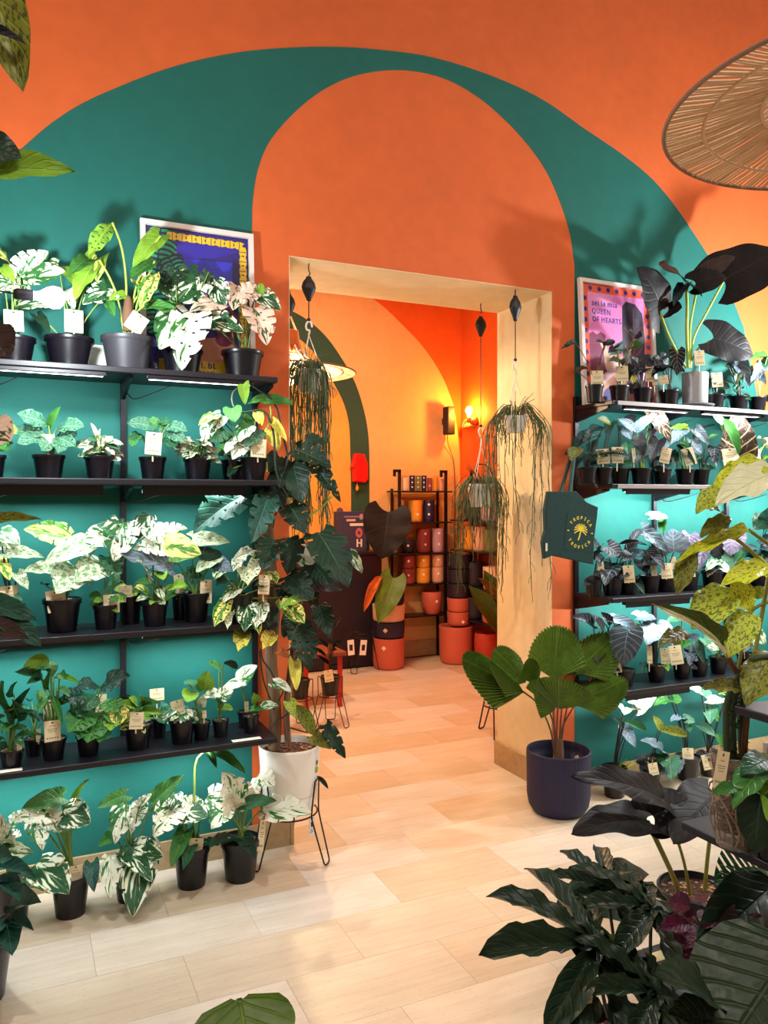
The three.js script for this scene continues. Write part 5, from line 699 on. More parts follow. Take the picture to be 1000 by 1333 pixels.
lo('silver leaved alocasia with a small lime leaf at its rim', 430, { w: 96, sp: 'cord:silver', leaves: [[430, 130, 380, 235, 110, 'cord:silver', 0.1], [330, 90, 430, 100, 60, 'cord:silverDark', 0.0], [440, 150, 520, 160, 90, 'cord:silver', 0.05], [470, 340, 495, 370, 34, 'cord:lime', 0.1], [320, 120, 300, 130, 30, 'cord:lime', 0.0], [370, 330, 365, 380, 36, 'cord:dark', 0.12], [460, 170, 410, 190, 80, 'cord:silver', 0.05]], tags: [[396, 283, 26, 88, -0.05, ZR + 0.06], [530, 285, 64, 96, 0.1, ZR + 0.08], [475, 290, 46, 80, 0.02, ZR + 0.04]] });
lo('dark leaved alocasia with thin green stems, lowest shelf', 560, { w: 96, stem: 'green', leaves: [[600, 260, 600, 340, 50, 'cord:velvet', 0.1], [640, 210, 680, 340, 40, 'lan:dark', 0.1], [540, 240, 610, 220, 40, 'lan:green', 0.03], [560, 80, 480, 120, 50, 'cord:mid', 0]], auto: [6, 0.06, 0.0, 0.09, 0.08, 0.05, 'cord:velvet,cord:silverDark'] });
lo('silver speckled plant with dark red stems, lowest shelf', 650, { w: 90, stem: 'brown', auto: [10, 0.08, 0.02, 0.13, 0.08, 0.05, 'cord:esqueleto,cord:silverDark,cord:marble'] });
lo('white speckled bushy plant behind the mottled leaf, lowest shelf', 745, { w: 90, stem: 'green', auto: [22, 0.08, 0.02, 0.16, 0.05, 0.03, 'ov:marble,ov:esqueleto,ov:albo1'] });
lo('variegated arrow leaved plant at the far end of the lowest shelf', 890, { w: 100, stem: 'green', leaves: [[940, 170, 985, 235, 60, 'cord:marble', 0.05], [900, 230, 850, 280, 50, 'cord:silverDark'], [880, 210, 910, 260, 60, 'cord:esqueleto'], [920, 150, 960, 120, 46, 'cord:mid']], auto: [8, 0.08, 0.02, 0.14, 0.07, 0.045, 'cord:marble,cord:mid,cord:silverDark'], tags: [[880, 230, 40, 60, 0.1]] });

const cK = [745, 880, 3.922], h5 = 'plants on the floor under the pink poster rack';
const fl = (lab, px, z, w, h, o) => plant('long_stem_philodendron', lab, h5, { c: cK, px, y: 0, z, w, h, sp: 'cord:pale', stem: 'black', rad: 0.003, ...o });
fl('long stemmed plant with pale arrow leaves behind the elephant ear', 215, 0.16, 130, 150, { leaves: [[335, 175, 430, 98, 66, 'cord:pale', 0.05], [345, 170, 285, 130, 46, 'cord:pale', 0.05], [262, 182, 222, 135, 34, 'cord:pale', 0.03], [262, 182, 308, 172, 36, 'cord:pale', 0.03], [265, 255, 325, 365, 56, 'cord:silver', 0.08], [260, 270, 205, 212, 34, 'lan:dark', 0.05], [262, 232, 378, 280, 30, 'lan:mid', 0.05], [265, 480, 320, 450, 44, 'ov:yellow', 0.1], [250, 470, 280, 430, 36, 'ov:lime', 0.08]] });
fl('low silver leaved plant with a small label among the long stems', 400, 0.16, 110, 110, { sp: 'cord:silver', leaves: [[460, 380, 350, 330, 66, 'cord:silver', 0.06], [500, 420, 510, 535, 90, 'cord:esqueleto', 0.1], [440, 275, 590, 305, 40, 'lan:olive', 0.05], [450, 280, 415, 200, 34, 'lan:olive', 0.0], [540, 430, 550, 500, 60, 'cord:silver', 0.08], [450, 400, 480, 470, 70, 'cord:mid', 0.08]], auto: [8, 0.07, 0.0, 0.06, 0.06, 0.045, 'cord:velvet,cord:silverDark'], tags: [[415, 475, 48, 60, 0.12, 0.24]] });
fl('long black stemmed plant with dark green top leaf and white label', 590, 0.14, 125, 120, { sp: 'cord:mid', leaves: [[500, 115, 415, 150, 50, 'cord:green', 0.03], [520, 115, 562, 122, 50, 'cord:green', 0.03], [560, 215, 502, 232, 50, 'cord:silver', 0.05], [570, 215, 628, 235, 46, 'cord:esqueleto', 0.05], [595, 240, 600, 290, 34, 'cord:mid', 0.05], [480, 80, 540, 60, 40, 'cord:mid', -0.02]], tags: [[592, 408, 56, 78, -0.04]] });
fl('long stemmed plant with light green spear leaves under the pink poster rack', 700, 0.14, 110, 100, { sp: 'cord:pale', leaves: [[655, 80, 590, 60, 46, 'cord:pale', 0.02], [660, 85, 715, 85, 46, 'cord:esqueleto', 0.02], [690, 120, 780, 130, 50, 'cord:pale', 0.05], [790, 105, 870, 135, 54, 'cord:pale', 0.05], [800, 100, 745, 95, 30, 'cord:lime', 0.02], [705, 150, 705, 245, 66, 'cord:esqueleto', 0.06], [715, 170, 745, 235, 40, 'cord:green', 0.05], [655, 250, 735, 310, 46, 'cord:esqueleto', 0.07], [740, 290, 765, 365, 30, 'lan:green', 0.06]], auto: [6, 0.07, 0.0, 0.04, 0.06, 0.04, 'cord:velvet,cord:silverDark'], tags: [[688, 440, 44, 76, 0.15], [745, 380, 24, 46, 0, 0.1]] });

// ---------------------------------------------------------------- fan palm in the ribbed blue pot
{
  const c = [600, 760, 2.5], blue = plain('#14143c', 0.6), rp = lathe([[0.0001, 0], [0.74, 0], [0.82, 0.02], [0.93, 0.12], [0.985, 0.28], [1, 0.97], [0.995, 1], [0.95, 1], [0.94, 0.9], [0.92, 0.7], [0.0001, 0.68]], 180), ps = rp.attributes.position;
  for (let i = 0; i < ps.count; i++) { const a = Math.atan2(ps.getZ(i), ps.getX(i)), r = Math.hypot(ps.getX(i), ps.getZ(i)); if (r > 0.8 && ps.getY(i) > 0.03 && ps.getY(i) < 0.99) { const k = 1 + 0.008 * Math.cos(a * 60); ps.setX(i, ps.getX(i) * k); ps.setZ(i, ps.getZ(i) * k); } } rp.computeVertexNormals();
  const p = plant('fan_palm', 'fan palm in a ribbed navy blue pot beside the door jamb', null, { c, px: 318, y: 0, z: 0.19, w: 205, H: 0.295, pot: blue, potGeo: rp, soilH: 0.8, sp: 'fan:fan', bare: true, zmin: 0.05, tags: [[380, 568, 12, 18, 0.5, 0.22]],
    leaves: [[303, 312, 318, 122, 200, '', -0.02, 0.06], [372, 292, 512, 152, 175, '', 0.04, 0.05], [318, 408, 322, 305, 230, '', 0.2, 0.1], [370, 395, 548, 300, 150, '', 0.16, 0.1], [205, 352, 2, 235, 170, '', 0.1, 0.04], [215, 320, 105, 205, 150, '', -0.03, 0.02], [245, 330, 222, 240, 70, '', 0.08, 0.05], [208, 355, 95, 250, 70, '', 0.18, 0.08], [310, 405, 240, 330, 120, '', 0.17, 0.1], [340, 300, 395, 180, 120, '', -0.06, 0]] });
  const o = p.g.position, q = (x, y, z) => onZ(600 + x / 2.5, 760 + y / 2.5, z).sub(o);
  for (const pts of [[[308, 570], [290, 470], [250, 390], [205, 352]], [[312, 570], [303, 460], [303, 312]], [[318, 570], [312, 480], [316, 406]], [[322, 570], [330, 470], [372, 392]], [[320, 570], [340, 430], [372, 294]], [[315, 570], [300, 450], [246, 330]], [[318, 575], [325, 450], [340, 300]]]) mesh('stem', tube(pts.map(([a, b], i) => q(a, b, 0.19 + i * 0.01)), 0.0042, 14), stemM.brown, p.g);
  mesh('trunk', lathe([[0.0001, 0], [0.03, 0], [0.026, 0.06], [0.022, 0.14], [0.0001, 0.15]], 12).translate(0, 0.2, 0), stemM.brown, p.g);
}
// ---------------------------------------------------------------- wire plant stands
function wireStand(g, R, ring, ph = 0.4, up = 0.13, rad = 0.0035) {
  const t = new THREE.TorusGeometry(R, rad, 6, 40); t.rotateX(Math.PI / 2); t.translate(0, ring, 0); mesh('support_ring', t, M.blackMetal, g);
  for (let k = 0; k < 3; k++) {
    const a = ph + k * 2.0944, ra = R + 0.006, P = (da, y, rr) => V(Math.cos(a + da) * rr, y, Math.sin(a + da) * rr), w = 0.036 / R;
    const pts = [P(-0.006 / R, 0.004, ra + 0.05), P(-0.018 / R, 0.012, ra + 0.048), P(-w, ring, ra), P(-w * 0.5, ring + up, ra + 0.004), P(0, ring + up + 0.006, ra + 0.004), P(w * 0.5, ring + up, ra + 0.004), P(w, ring, ra), P(0.018 / R, 0.012, ra + 0.048), P(0.006 / R, 0.004, ra + 0.05)];
    mesh('hairpin_leg', new THREE.TubeGeometry(new THREE.CatmullRomCurve3(pts, true, 'catmullrom', 0.12), 60, rad, 6), M.blackMetal, g);
  }
}
{ // white planter with the climbing monstera
  const z = 0.13, c = onZ(377, 1000, z), R = metres(80, c) / 2;
  const st = thing('wire_plant_stand', 'black hairpin wire stand under the white planter', 'plant stand', [c.x, 0, z]); wireStand(st, R * 0.9, 0.2, 0.75, 0.14);
  const tagT = canvasTex(64, 128, (x, w, h) => { x.fillStyle = '#f4efe6'; x.fillRect(0, 0, w, h); x.fillStyle = '#2a2a2a'; x.fillRect(18, 14, 28, 6); poly(x, [[18, 40], [46, 40], [40, 70], [24, 70]], '#222'); x.fillRect(22, 88, 20, 4); x.fillRect(16, 100, 32, 4); });
  const hg = mesh('hang_tag', new THREE.BoxGeometry(0.03, 0.085, 0.0012), new THREE.MeshStandardMaterial({ map: tagT, roughness: 0.7 }), st); const hp = onZ(406, 1075, z + 0.02).sub(st.position); hg.position.copy(hp); hg.rotation.set(0, 0.3, -0.06);
  const wp = plain('#ece8df', 0.45), wpot = lathe([[0.0001, 0], [0.7, 0], [0.78, 0.03], [0.86, 0.16], [0.885, 0.28], [0.87, 0.285], [0.9, 0.3], [0.99, 0.96], [1.0, 1], [0.95, 1], [0.93, 0.95], [0.86, 0.5], [0.0001, 0.5]], 44);
  const p = plant('climbing_monstera', 'big climbing monstera on a trunk in a glossy white planter', null, { c: [240, 480, 4.167], px: (377 - 240) * 4.167, y: 0.205, z, R, H: 0.275, pot: wp, potGeo: wpot, sp: 'half:dark', stem: 'dark', bare: true, zmin: 0.02,
    leaves: [[318, 690, 48, 890, 200, 'mon:blue', 0.05, 0.05], [455, 695, 362, 950, 130, 'mon:blue', 0.22, 0.12], [585, 505, 640, 735, 150, 'cord:dark', 0.16, 0.06], [600, 440, 798, 535, 135, 'mon:dark', 0.2, 0.1], [655, 385, 770, 400, 76, 'half:dark', 0.12, 0.08], [690, 510, 848, 720, 86, 'mon:dark', 0.2, 0.1], [565, 735, 655, 895, 140, 'half:dark', 0.16, 0.08], [725, 890, 892, 1190, 200, 'half:dark', 0.3, 0.14], [490, 925, 430, 1095, 160, 'mon:dark', 0.2, 0.1], [440, 168, 595, 190, 66, 'cord:green', 0.1, 0.05], [320, 75, 330, 195, 58, 'cord:lime', 0.2, 0.16], [440, 160, 345, 190, 46, 'cord:green', 0.15, 0.1], [480, 285, 558, 395, 46, 'cord:yellow', 0.15, 0.1], [388, 245, 408, 300, 34, 'cord:yellow', 0.2, 0.16], [520, 480, 450, 560, 110, 'cord:dark', 0.06, 0.02], [480, 640, 540, 760, 100, 'cord:dark', 0.1, 0.06], [560, 1000, 620, 900, 80, 'cord:dark', 0.05, 0.02], [600, 930, 560, 1120, 120, 'half:dark', 0.12, 0.06], [640, 1000, 760, 1130, 110, 'cord:albo1', 0.06, 0.02], [700, 1060, 800, 1180, 120, 'cord:dark', 0.15, 0.1], [560, 1120, 700, 1260, 150, 'half:dark', 0.2, 0.1], [650, 1130, 860, 1200, 120, 'cord:brownDark', 0.1, 0.08], [900, 1000, 965, 1110, 60, 'cord:marble', 0.2, 0.2], [520, 560, 470, 700, 90, 'cord:dark', 0.08, 0.04], [540, 640, 600, 700, 80, 'cord:dark', 0.02, 0.0]] });
  const o = p.g.position, q8 = (x, y, zz) => onZ(240 + x / 4.167, 480 + y / 4.167, zz).sub(o), qv = (x, y, zz) => onZ(240 + x / 3.417, 760 + y / 3.417, zz).sub(o);
  for (const [a, b, d, e, w, km, zt, zb] of [[555, 62, 422, 112, 56, 'cord:lime', 0.35, 0.25], [440, 70, 535, 175, 76, 'ada:yellowvar', 0.36, 0.28], [600, 95, 645, 235, 90, 'half:dark', 0.3, 0.2], [505, 185, 560, 388, 120, 'mon:dark', 0.34, 0.26], [490, 345, 498, 475, 52, 'cord:yellow', 0.32, 0.26], [395, 440, 478, 485, 56, 'cord:albo2', 0.3, 0.22], [500, 540, 578, 675, 56, 'lan:olive', 0.3, 0.24], [465, 525, 505, 605, 56, 'cord:mottle', 0.24, 0.2], [625, 625, 718, 778, 66, 'half:dark', 0.3, 0.22], [570, 675, 655, 735, 56, 'cord:olive', 0.28, 0.2], [440, 0, 500, 120, 90, 'half:dark', 0.28, 0.2], [560, 100, 600, 40, 90, 'half:dark', 0.15, 0.1], [480, 140, 440, 240, 70, 'cord:dark', 0.28, 0.2], [590, 855, 640, 912, 22, 'lan:dark', 0.2, 0.2], [420, 300, 470, 330, 40, 'cord:brown', 0.25, 0.2]]) p.addLeaf(qv(a, b, zb), qv(d, e, zt), metres(w / 3.417, onZ(370, 850, zb)) * 1.1, km, 0.003, true);
  const barkN = fbm(201, 10, 3), bark = new THREE.MeshStandardMaterial({ roughness: 0.9, map: dataTex(64, 256, (u, v) => { const ring = Math.abs(((v * 26) % 1) - 0.5) < 0.12 ? 0.6 : 1, k = (0.7 + 0.6 * barkN(u, v)) * ring; return [122 * k, 92 * k, 66 * k]; }) });
  const tr = new THREE.TubeGeometry(new THREE.CatmullRomCurve3([qv(400, 735, z), qv(405, 600, z), qv(395, 450, z), qv(385, 320, z), qv(400, 100, z), q8(460, 1000, z), q8(450, 800, z), q8(470, 640, z), q8(520, 520, z)]), 60, 0.026, 12), tp = tr.attributes.position; mesh('trunk', tr, bark, p.g);
  mesh('trunk', tube([qv(462, 720, z + 0.02), qv(455, 560, z + 0.02), qv(470, 400, z), qv(500, 200, z), qv(520, 0, z)], 0.014, 30, 8), bark, p.g);
  for (const [pts, w, m] of [[[[330, 80], [262, 130], [265, 200], [300, 235], [430, 230], [480, 330], [500, 560], [560, 700]], 0.0045, 'dark'], [[[560, 700], [600, 780], [640, 808], [720, 770], [825, 668]], 0.0045, 'lime'], [[[350, 80], [490, 190], [530, 350], [560, 480], [520, 620]], 0.004, 'dark'], [[[520, 980], [600, 940], [725, 892]], 0.006, 'dark'], [[[470, 640], [400, 680], [318, 690]], 0.005, 'dark'], [[[520, 560], [560, 470], [600, 440]], 0.005, 'dark'], [[[640, 500], [660, 520], [690, 512]], 0.004, 'dark'], [[[460, 160], [470, 260], [440, 360], [450, 560]], 0.003, 'lime'], [[[480, 860], [500, 780], [565, 736]], 0.004, 'dark'], [[[500, 640], [545, 540], [585, 506]], 0.004, 'dark']]) mesh('stem', tube(pts.map(([a, b], i) => q8(a, b, z + 0.05 + 0.012 * i)), w, pts.length * 5, 6), stemM[m], p.g);
  for (const pts of [[[400, 560], [370, 480], [350, 420], [335, 300]], [[420, 520], [440, 470], [395, 440]], [[430, 600], [500, 545]], [[470, 640], [560, 660], [620, 630]], [[450, 300], [480, 280], [510, 190]], [[400, 420], [380, 380], [350, 340], [340, 290]], [[420, 600], [390, 640], [380, 720]]]) mesh('stem', tube(pts.map(([a, b], i) => qv(a, b, z + 0.04 + 0.03 * i)), 0.0035, 14, 5), stemM.dark, p.g);
  const lt = canvasTex(64, 160, (x, w, h) => { x.fillStyle = '#e8e6e0'; x.fillRect(0, 0, w, h); x.fillStyle = '#2c2c2c'; x.fillRect(8, 30, 48, 50); x.fillStyle = '#7fae2e'; x.fillRect(0, 96, w, 64); });
  const lb = mesh('sticker', new THREE.BoxGeometry(0.018, 0.062, 0.001), new THREE.MeshStandardMaterial({ map: lt, roughness: 0.5 }), p.g); lb.position.set(R * 0.7, 0.2, R * 0.68); lb.rotation.y = 0.8;
}
{ // two small stands and a red stool inside the doorway
  const mk = (px, label, sl) => { const z = -1.6, c = onZ(px, 900, z), s = thing('wire_plant_stand', sl, 'plant stand', [c.x, 0, z]); wireStand(s, 0.075, 0.2, 0.9, 0.13, 0.003);
    plant('zz_plant', label, null, { px, y: 0.204, z, w: 25, h: 25, sp: 'lan:darkFern', stem: 'dark', zmin: -3, leaves: [], auto: [16, 0.06, 0.06, 0.38, 0.09, 0.022, 'lan:darkFern,lan:black', -0.5], tags: px > 410 ? [[428, 880, 12, 15, 0.1, -1.53]] : [] }); };
  mk(430, 'dark feathery plant with a cream label on a small wire stand', 'small black wire stand under the labelled dark plant'); mk(391, 'dark plant in a black pot on a wire stand behind the trunk', 'small black wire stand behind the white planter');
  const g = thing('red_stool', 'red wooden stool behind the small wire stands', 'stool', [1.97, 0, -2.15]), rm = plain('#b0201a', 0.5);
  for (const [a, b] of [[-0.13, -0.13], [0.13, -0.13], [-0.13, 0.13], [0.13, 0.13]]) mesh('leg', box(a - 0.014, a + 0.014, 0, 0.37, b - 0.014, b + 0.014), rm, g); mesh('seat', rbox(0.34, 0.03, 0.34, 0.006, 0, 0.385, 0), plain('#7a3a22', 0.6), g);
  // stand with hang tags beside the dark cabinet
  const c = onZ(470, 850, -3.05), s = thing('wire_plant_stand', 'black wire stand with white hang tags beside the striped pot stack', 'plant stand', [c.x, 0, -3.05]); wireStand(s, 0.1, 0.3, 0.3, 0.05);
  for (const [x, y, r] of [[457, 843, 0.06], [473, 843, -0.1]]) { const t = mesh('hang_tag', new THREE.BoxGeometry(0.06, 0.13, 0.002), stickerM, s), q = onZ(x, y, -2.93).sub(s.position); t.position.copy(q); t.rotation.z = r; mesh('tag_picture', new THREE.BoxGeometry(0.03, 0.05, 0.001), M.black, t).position.z = 0.0018; }
  // white planter behind the jamb with palm
  const e = thing('wire_plant_stand', 'black wire stand mostly hidden behind the door jamb', 'plant stand', [2.79, 0, -0.95]); wireStand(e, 0.12, 0.19, 0.2, 0.06, 0.005);
  const cx = 500 + FOCAL * (2.79 * CO + (-0.95 - DIST) * SI) / (2.79 * SI - (-0.95 - DIST) * CO);
  plant('broad_leaf_palm', 'broad strap leaved palm in a white pot behind the door jamb', null, { px: cx, y: 0.195, z: -0.95, R: 0.125, H: 0.22, pot: hangWhite, potGeo: potUnit, sp: 'lan:fan', zmin: -3, stem: 'green', leaves: [[655, 830, 610, 762, 24, 'lan:fan', 0.0, 0], [660, 800, 630, 742, 24, 'lan:fan', 0.0, 0], [660, 815, 622, 752, 22, 'lan:olive', 0.04, 0], [680, 800, 690, 720, 26, 'lan:fan', 0, 0], [690, 810, 740, 740, 26, 'lan:fan', 0, 0]] });
}
{ // dark leaved plant in the pot on top of the striped stack
  const c = [430, 580, 4];
  plant('back_room_alocasia', 'dark heart leaved plant standing in the striped pot stack', null, { c, px: 305, y: 0.72, z: -3.02, R: 0.1, H: 0.06, potGeo: nurseryUnit, sp: 'cord:black', stem: 'dark', zmin: -3.3, rad: 0.005, leaves: [[300, 345, 270, 590, 225, 'cord:black', 0.1, 0.05], [330, 690, 250, 925, 128, 'cord:fan', 0.22, 0.16], [272, 680, 175, 868, 36, 'lan:brown', 0.2, 0.15], [255, 690, 215, 760, 30, 'lan:brown', 0.2, 0.15]] });
}
// ---------------------------------------------------------------- foreground: stepped black stand and its plants
const SX = 1.396;
{
  const g = thing('stepped_plant_stand', 'stepped black metal plant stand in the corner with mottled plant', 'plant stand', [SX, 0, 2.2]);
  for (const [y, z0, z1] of [[1.056, 2.05, 2.5], [0.75, 1.9, 2.5], [0.34, 1.71, 2.5]]) mesh('shelf_board', rbox(0.9, 0.018, z1 - z0, 0.003, 0.45, y - 0.009, (z0 + z1) / 2 - 2.2), plain('#1d1a26', 0.4), g);
  for (const x of [0.3, 0.88]) mesh('post', box(x - 0.012, x + 0.012, 0, 1.05, 0.27, 0.295), M.blackMetal, g);
  for (const x of [0.3, 0.88]) mesh('foot', box(x - 0.012, x + 0.012, 0, 0.02, -0.4, 0.3), M.blackMetal, g);
}
const fg = 'foreground plants on the stepped stand';
{
  const b = onY(957, 1100, 0.75), N = [0, 0, 1];
  const clear = new THREE.MeshPhysicalMaterial({ color: '#efe6dc', transmission: 0.92, thickness: 0, roughness: 0.15, ior: 1.3 });
  const p = plant('mottled_philodendron', 'yellow mottled variegated plant in a clear pot full of roots', null, { px: 957, y: 0.75, z: b.z, R: 0.052, H: 0.2, pot: clear, sp: 'wavy:mottle', stem: 'olive', bare: true, zmin: 0.5, tags: [[939, 1002, 15, 48, -0.25, b.z + 0.05]],
    leaves: [[1015, 614, 934, 656, 46, 'wavy:cream', 0.08, 0.02], [995, 598, 926, 645, 36, 'wavy:yellowMottle', 0.02, 0], [940, 636, 907, 668, 26, 'wavy:mottle', 0.04, 0.02], [940, 668, 906, 662, 16, 'wavy:olive', 0.02], [950, 672, 912, 700, 22, 'wavy:olive', 0.04, 0.03], [978, 690, 880, 732, 18, 'wavy:yellowMottle', 0.05, 0], [902, 716, 882, 774, 24, 'wavy:olive', 0.05, 0.04], [1005, 735, 940, 762, 30, 'yellowMottle', 0.05, 0], [945, 855, 848, 786, 26, 'ov:twoTone', 0.06, 0.02], [952, 765, 902, 818, 46, 'wavy:mottle', 0.03, 0], [955, 755, 978, 795, 30, 'wavy:yellowMottle', 0.04, 0.02], [978, 795, 948, 856, 36, 'wavy:mottle', 0.06, 0.03], [966, 895, 914, 896, 20, 'wavy:olive', 0.05, 0.02], [1008, 848, 972, 918, 42, 'wavy:olive', 0.08, 0.03], [895, 822, 858, 842, 22, 'wavy:olive', 0.0, -0.05], [985, 780, 990, 762, 14, 'lan:mottle', 0, 0]] });
  const o = p.g.position, q = (x, y, z = b.z) => onZ(x, y, z).sub(o);
  for (const [pts, w] of [[[[965, 1040], [970, 960], [972, 905], [950, 860], [945, 850]], 0.007], [[[972, 905], [985, 880], [1010, 850]], 0.004], [[[960, 880], [975, 800], [985, 790], [1010, 780]], 0.004], [[[1010, 715], [975, 690]], 0.004], [[[1010, 750], [975, 715], [950, 695]], 0.004], [[[972, 910], [1010, 700]], 0.005]]) mesh('stem', tube(pts.map(([a, c]) => q(a, c)), w, 14, 7), w > 0.006 ? stemM.brown : stemM.olive, p.g);
  const r = rng(9), list = []; for (let k = 0; k < 26; k++) { const a = r() * 6.28, rr = 0.03 + r() * 0.014, pts = []; for (let i = 0; i < 5; i++) pts.push(V(Math.cos(a + i * (r() - 0.4)) * rr, 0.01 + 0.036 * i + r() * 0.01, Math.sin(a + i * (r() - 0.4)) * rr)); list.push(new THREE.TubeGeometry(new THREE.CatmullRomCurve3(pts), 12, 0.0022, 5)); }
  mesh('roots', merged(list), plain('#8a7a66', 0.8), p.g).userData.kind = 'stuff';
  const s2 = mesh('moss', new THREE.CylinderGeometry(0.043, 0.036, 0.13, 20).translate(0, 0.1, 0), M.soil, p.g);
}
{
  const b = onY(1000, 1075, 0.75);
  plant('green_pothos', 'glossy light green leaves hanging in front of the clear root pot', fg, { px: 1012, y: 0.75, z: b.z + 0.12, R: 0.05, H: 0.14, sp: 'cord:green', stem: 'green', zmin: 0.5, leaves: [[995, 1000, 955, 1052, 40, 'cord:green', 0.05], [1012, 1000, 1004, 1075, 44, 'cord:lime', 0.08], [990, 1035, 984, 1112, 48, 'cord:dark', 0.03], [958, 1026, 927, 1034, 16, 'lan:green', 0.02], [1000, 990, 965, 1010, 36, 'cord:mid', 0.0]] });
  const t = onY(978, 940, 1.056), g = thing('trailing_spiky_cactus', 'spiky green trailing stems hanging below the top stand shelf', 'potted plant', [1.6, 1.056, 2.12]);
  const pm = mesh('pot', nurseryUnit, M.potBlack, g); pm.scale.set(0.055, 0.09, 0.055);
  const sg = new THREE.ConeGeometry(0.0035, 0.012, 4); sg.rotateX(Math.PI / 2);
  for (const [dx, dz, len] of [[-0.2, -0.085, 0.15], [-0.175, -0.09, 0.17], [-0.15, -0.092, 0.14]]) { const list = [new THREE.TubeGeometry(new THREE.CatmullRomCurve3([V(0, 0.075, 0), V(dx * 0.8, 0.1, dz * 0.6), V(dx, 0.02, dz), V(dx * 1.05, -len * 0.5, dz), V(dx, -len, dz)]), 24, 0.0075, 7)]; const r = rng(33); for (let k = 0; k < 46; k++) { const q = sg.clone(), a = r() * 6.28; q.rotateY(a); q.translate(dx + Math.sin(a) * 0.009, 0.02 - len * k / 46, dz + Math.cos(a) * 0.009); list.push(q); } mesh('spiky_stem', merged(list), plain('#33482c', 0.6), g); }
  const w = thing('grey_wood_planter', 'weathered grey wooden planter on the stepped stand', 'planter', [SX + 0.36, 0.75, 2.02]); for (let k = 0; k < 6; k++) mesh('slat', rbox(0.036, 0.16, 0.012, 0.002, -0.1 + k * 0.039, 0.08, -0.09), plain(k % 2 ? '#a89a8c' : '#b8aa9a', 0.85), w); mesh('box_body', box(-0.12, 0.115, 0, 0.15, -0.083, 0.1), plain('#8d8074', 0.9), w);
}
{ // dark elephant ear on the floor
  const z = 1.35;
  const p = plant('floor_elephant_ear', 'huge near black elephant ear spreading over the pale floor', null, { px: 905, y: 0, z, R: 0.12, H: 0.22, sp: 'big:black', stem: 'olive', bare: true, zmin: 0.3, leaves: [[862, 1040, 744, 1010, 46, 'big:black', 0.06, 0.0], [844, 1070, 744, 1085, 56, 'big:black', 0.1, 0.0], [850, 1062, 900, 1040, 60, 'big:black', 0.0, 0.0], [930, 1035, 876, 1098, 66, 'big:black', 0.1, 0.0], [838, 1160, 722, 1186, 78, 'big:fatsia', 0.12, 0.02]] });
  const o = p.g.position, q = (x, y) => onZ(x, y, z).sub(o); for (const [pts, w] of [[[[900, 1210], [880, 1150], [860, 1105], [843, 1070]], 0.0085], [[[908, 1220], [915, 1180], [922, 1110], [930, 1042]], 0.0065], [[[905, 1210], [890, 1120], [862, 1040]], 0.005]]) mesh('stem', tube(pts.map(([a, b]) => q(a, b)), w, 14, 8), stemM.olive, p.g);
}
{ // palmate fatsia
  const z = 1.85, p = plant('palmate_leaf_plant', 'dark glossy palmate leaved plant spreading across the pale floor', null, { px: 830, y: 0, z, R: 0.13, H: 0.24, sp: 'palm:fatsia', stem: 'olive', bare: true, zmin: 0.5 });
  const o = p.g.position, q = (x, y, zz = z) => onZ(x, y, zz).sub(o), add = (x, y, tx, ty, R, hint, zz = z, tz = z) => { const B = q(x, y, zz), T = q(tx, ty, tz).sub(B).normalize().multiplyScalar(metres(R, onZ(x, y, zz))).add(B); const m = p.addLeaf(B, T, B.distanceTo(T), 'palm:fatsia', 0.004, true, hint); mesh('stem', tube([V(0, 0.24, 0), V(B.x * 0.6, B.y * 0.6, B.z * 0.5), B], 0.0045, 10, 6), stemM.dark, p.g); };
  add(775, 1232, 650, 1290, 165, V(-0.5, 0.8, 0.6), z, z + 0.1); add(848, 1184, 760, 1200, 115, V(-0.3, 0.85, 0.4), z - 0.05, z); add(853, 1293, 760, 1330, 120, V(-0.4, 0.8, 0.6), z + 0.12, z + 0.2); add(790, 1160, 800, 1130, 90, V(0, 0.9, 0.35), z - 0.15, z - 0.2);
  p.addLeaf(q(775, 1330), q(712, 1330), 0.06, 'ov:fatsia', 0.003, true); p.addLeaf(q(780, 1300), q(735, 1345), 0.07, 'ov:dark', 0.003, true); mesh('stem', tube([q(805, 1290), q(800, 1250), q(796, 1218)], 0.006, 6, 5), stemM.green, p.g);
  const t = mesh('plant_label', cardUnit, cardM, p.g); t.scale.set(0.026, 0.05, 1); t.position.copy(q(766, 1292)); t.rotation.z = -0.1;
}
